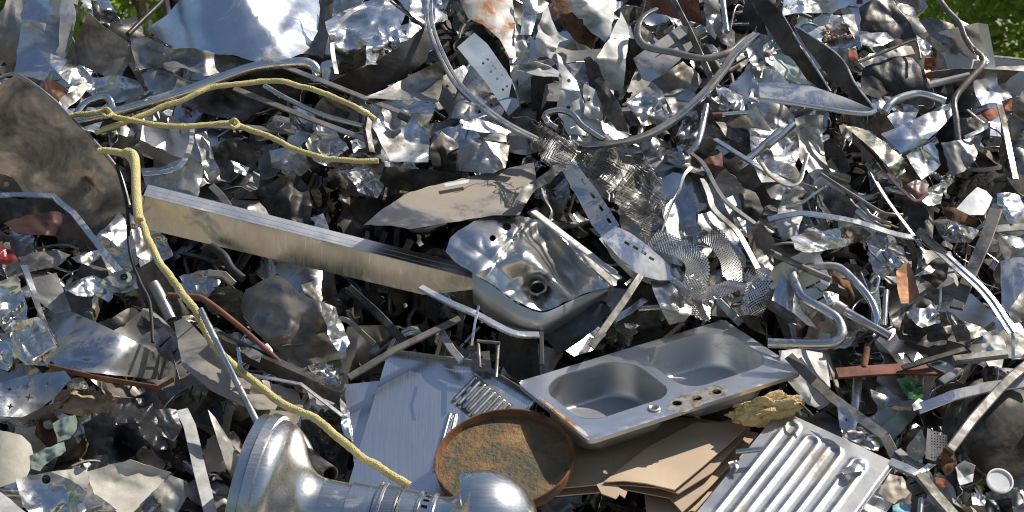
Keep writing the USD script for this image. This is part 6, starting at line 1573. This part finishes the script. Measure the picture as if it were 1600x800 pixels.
def put(kind, px, py, h, spread=0.9):
    cat, lab, var = KINDS_[kind]
    if cnt[kind] >= 295:
        return
    i = int(rg.integers(len(var)))
    cnt[kind] += 1
    (v, f), mat = var[i]
    if (kind, i) not in made:
        if not stage.GetPrimAtPath('/World/scrap_models'):
            stage.CreateClassPrim('/World/scrap_models')
        cp_ = f'/World/scrap_models/{kind}_{i:03d}'
        x = UsdGeom.Xform.Define(stage, cp_)
        usdkit.mesh(stage, cp_ + '/body', (v, f), MAT[mat], smooth=30)
        made[kind, i] = cp_
    path = numbered('/World', kind)
    x = UsdGeom.Xform.Define(stage, path)
    nn = NS + rg.normal(0, spread * .5, 3); nn /= np.linalg.norm(nn)
    if nn @ NS < 0:
        nn = -nn
    if kind in ('scrap_strip', 'scrap_rod'):
        a = NS @ rg.normal(0, 1, 3)
    t1 = np.cross(nn, rg.normal(size=3)); t1 /= np.linalg.norm(t1); t2 = np.cross(nn, t1)
    s = rg.uniform(.75, 1.2) * (1.22 if kind in ('scrap_sheet', 'panel_piece') else 1)
    p = at(px, py, h)
    x.AddTransformOp().Set(Gf.Matrix4d(*(t1 * s), 0, *(t2 * s), 0, *(nn * s), 0, *p, 1))
    pr = x.GetPrim()
    tag(pr, where(lab.format(ADJ[mat]), px, py), cat, f'{cat} pieces in the heap')
    pr.GetReferences().AddInternalReference(made[kind, i])
    pr.SetInstanceable(True)


VOIDS = [Polygon(pts(s)) for s in ('672,150 720,160 740,180 720,270 690,275', '430,255 520,240 600,330 560,400 500,370 470,300', '320,215 470,225 440,260 330,250', '560,350 700,350 700,400 640,410 560,375', '440,480 560,430 700,480 740,540 600,560 540,500',
    '0,310 150,330 120,400 0,390', '640,480 800,520 900,560 880,590 700,560', '820,110 900,130 870,200 820,190', '940,130 1000,60 990,180 950,200', '1380,620 1500,640 1540,740 1460,690 1400,650', '1180,30 1300,140 1340,160 1260,110', '450,650 550,650 550,760 480,740',
    '150,660 300,640 330,700 300,760 200,720', '1490,430 1560,400 1560,505 1500,500', '1260,390 1330,390 1330,430 1260,420', '1290,200 1340,230 1390,300 1330,280', '1400,350 1450,350 1440,420 1400,400', '330,450 400,450 420,500 350,520', '1290,640 1390,650 1380,680 1300,670')]
FAMILY = list(KINDS_)
WL = np.array([.44, .18, .07, .035, .03, .02, .015, .13, .09]); WL /= WL.sum()
WR = np.array([.38, .16, .06, .03, .05, .04, .02, .16, .13]); WR /= WR.sum()
step = 52
for gy in np.arange(-40, 860, step):
    for gx in np.arange(-60, 1670, step):
        px, py = gx + rg.uniform(-.5, .5) * step, gy + rg.uniform(-.5, .5) * step
        if (px > 1440 and py < 20 + (px - 1440) * .95 + 25) or (px < 260 and py < 75):
            continue
        near = any(p.distance(Point(px, py)) < 34 for p in HERO)
        hero = near
        right = px > 1000
        k = rg.choice(FAMILY, p=WR if right else WL)
        void = any(p.contains(Point(px, py)) for p in VOIDS)
        if void and rg.uniform() < .7:
            continue
        h = rg.uniform(-.2, .0) if not hero else rg.uniform(-.52, -.36)
        if void:
            h = rg.uniform(-.55, -.4)
        if right and not hero and not void:
            h += .06
        put(k, px, py, h)
# a second, finer layer on the right half and at the foot, where the heap is made of small pieces
for _ in range(270):
    px, py = (rg.uniform(1040, 1620), rg.uniform(120, 830)) if rg.uniform() < .65 else (rg.uniform(-20, 1050), rg.uniform(90, 800))
    if any(p.distance(Point(px, py)) < 46 for p in HERO) or any(p.contains(Point(px, py)) for p in VOIDS):
        continue
    put(rg.choice(['scrap_sheet', 'panel_piece', 'scrap_chip', 'scrap_strip', 'scrap_rod', 'bent_hoop', 'pipe_elbow'], p=[.26, .13, .05, .23, .23, .05, .05]), px, py, rg.uniform(-.08, .11), 1.1)

# what lies deeper between the pieces and can no longer be told apart: one mass, in dark metals that stand for deep shade
pi = UsdGeom.PointInstancer.Define(stage, '/World/scrap_debris')
tag(pi, 'tangle of broken metal scraps deep in the heap, coloured dark for shaded gaps', kind='stuff')
UsdGeom.Scope.Define(stage, '/World/scrap_debris/models')
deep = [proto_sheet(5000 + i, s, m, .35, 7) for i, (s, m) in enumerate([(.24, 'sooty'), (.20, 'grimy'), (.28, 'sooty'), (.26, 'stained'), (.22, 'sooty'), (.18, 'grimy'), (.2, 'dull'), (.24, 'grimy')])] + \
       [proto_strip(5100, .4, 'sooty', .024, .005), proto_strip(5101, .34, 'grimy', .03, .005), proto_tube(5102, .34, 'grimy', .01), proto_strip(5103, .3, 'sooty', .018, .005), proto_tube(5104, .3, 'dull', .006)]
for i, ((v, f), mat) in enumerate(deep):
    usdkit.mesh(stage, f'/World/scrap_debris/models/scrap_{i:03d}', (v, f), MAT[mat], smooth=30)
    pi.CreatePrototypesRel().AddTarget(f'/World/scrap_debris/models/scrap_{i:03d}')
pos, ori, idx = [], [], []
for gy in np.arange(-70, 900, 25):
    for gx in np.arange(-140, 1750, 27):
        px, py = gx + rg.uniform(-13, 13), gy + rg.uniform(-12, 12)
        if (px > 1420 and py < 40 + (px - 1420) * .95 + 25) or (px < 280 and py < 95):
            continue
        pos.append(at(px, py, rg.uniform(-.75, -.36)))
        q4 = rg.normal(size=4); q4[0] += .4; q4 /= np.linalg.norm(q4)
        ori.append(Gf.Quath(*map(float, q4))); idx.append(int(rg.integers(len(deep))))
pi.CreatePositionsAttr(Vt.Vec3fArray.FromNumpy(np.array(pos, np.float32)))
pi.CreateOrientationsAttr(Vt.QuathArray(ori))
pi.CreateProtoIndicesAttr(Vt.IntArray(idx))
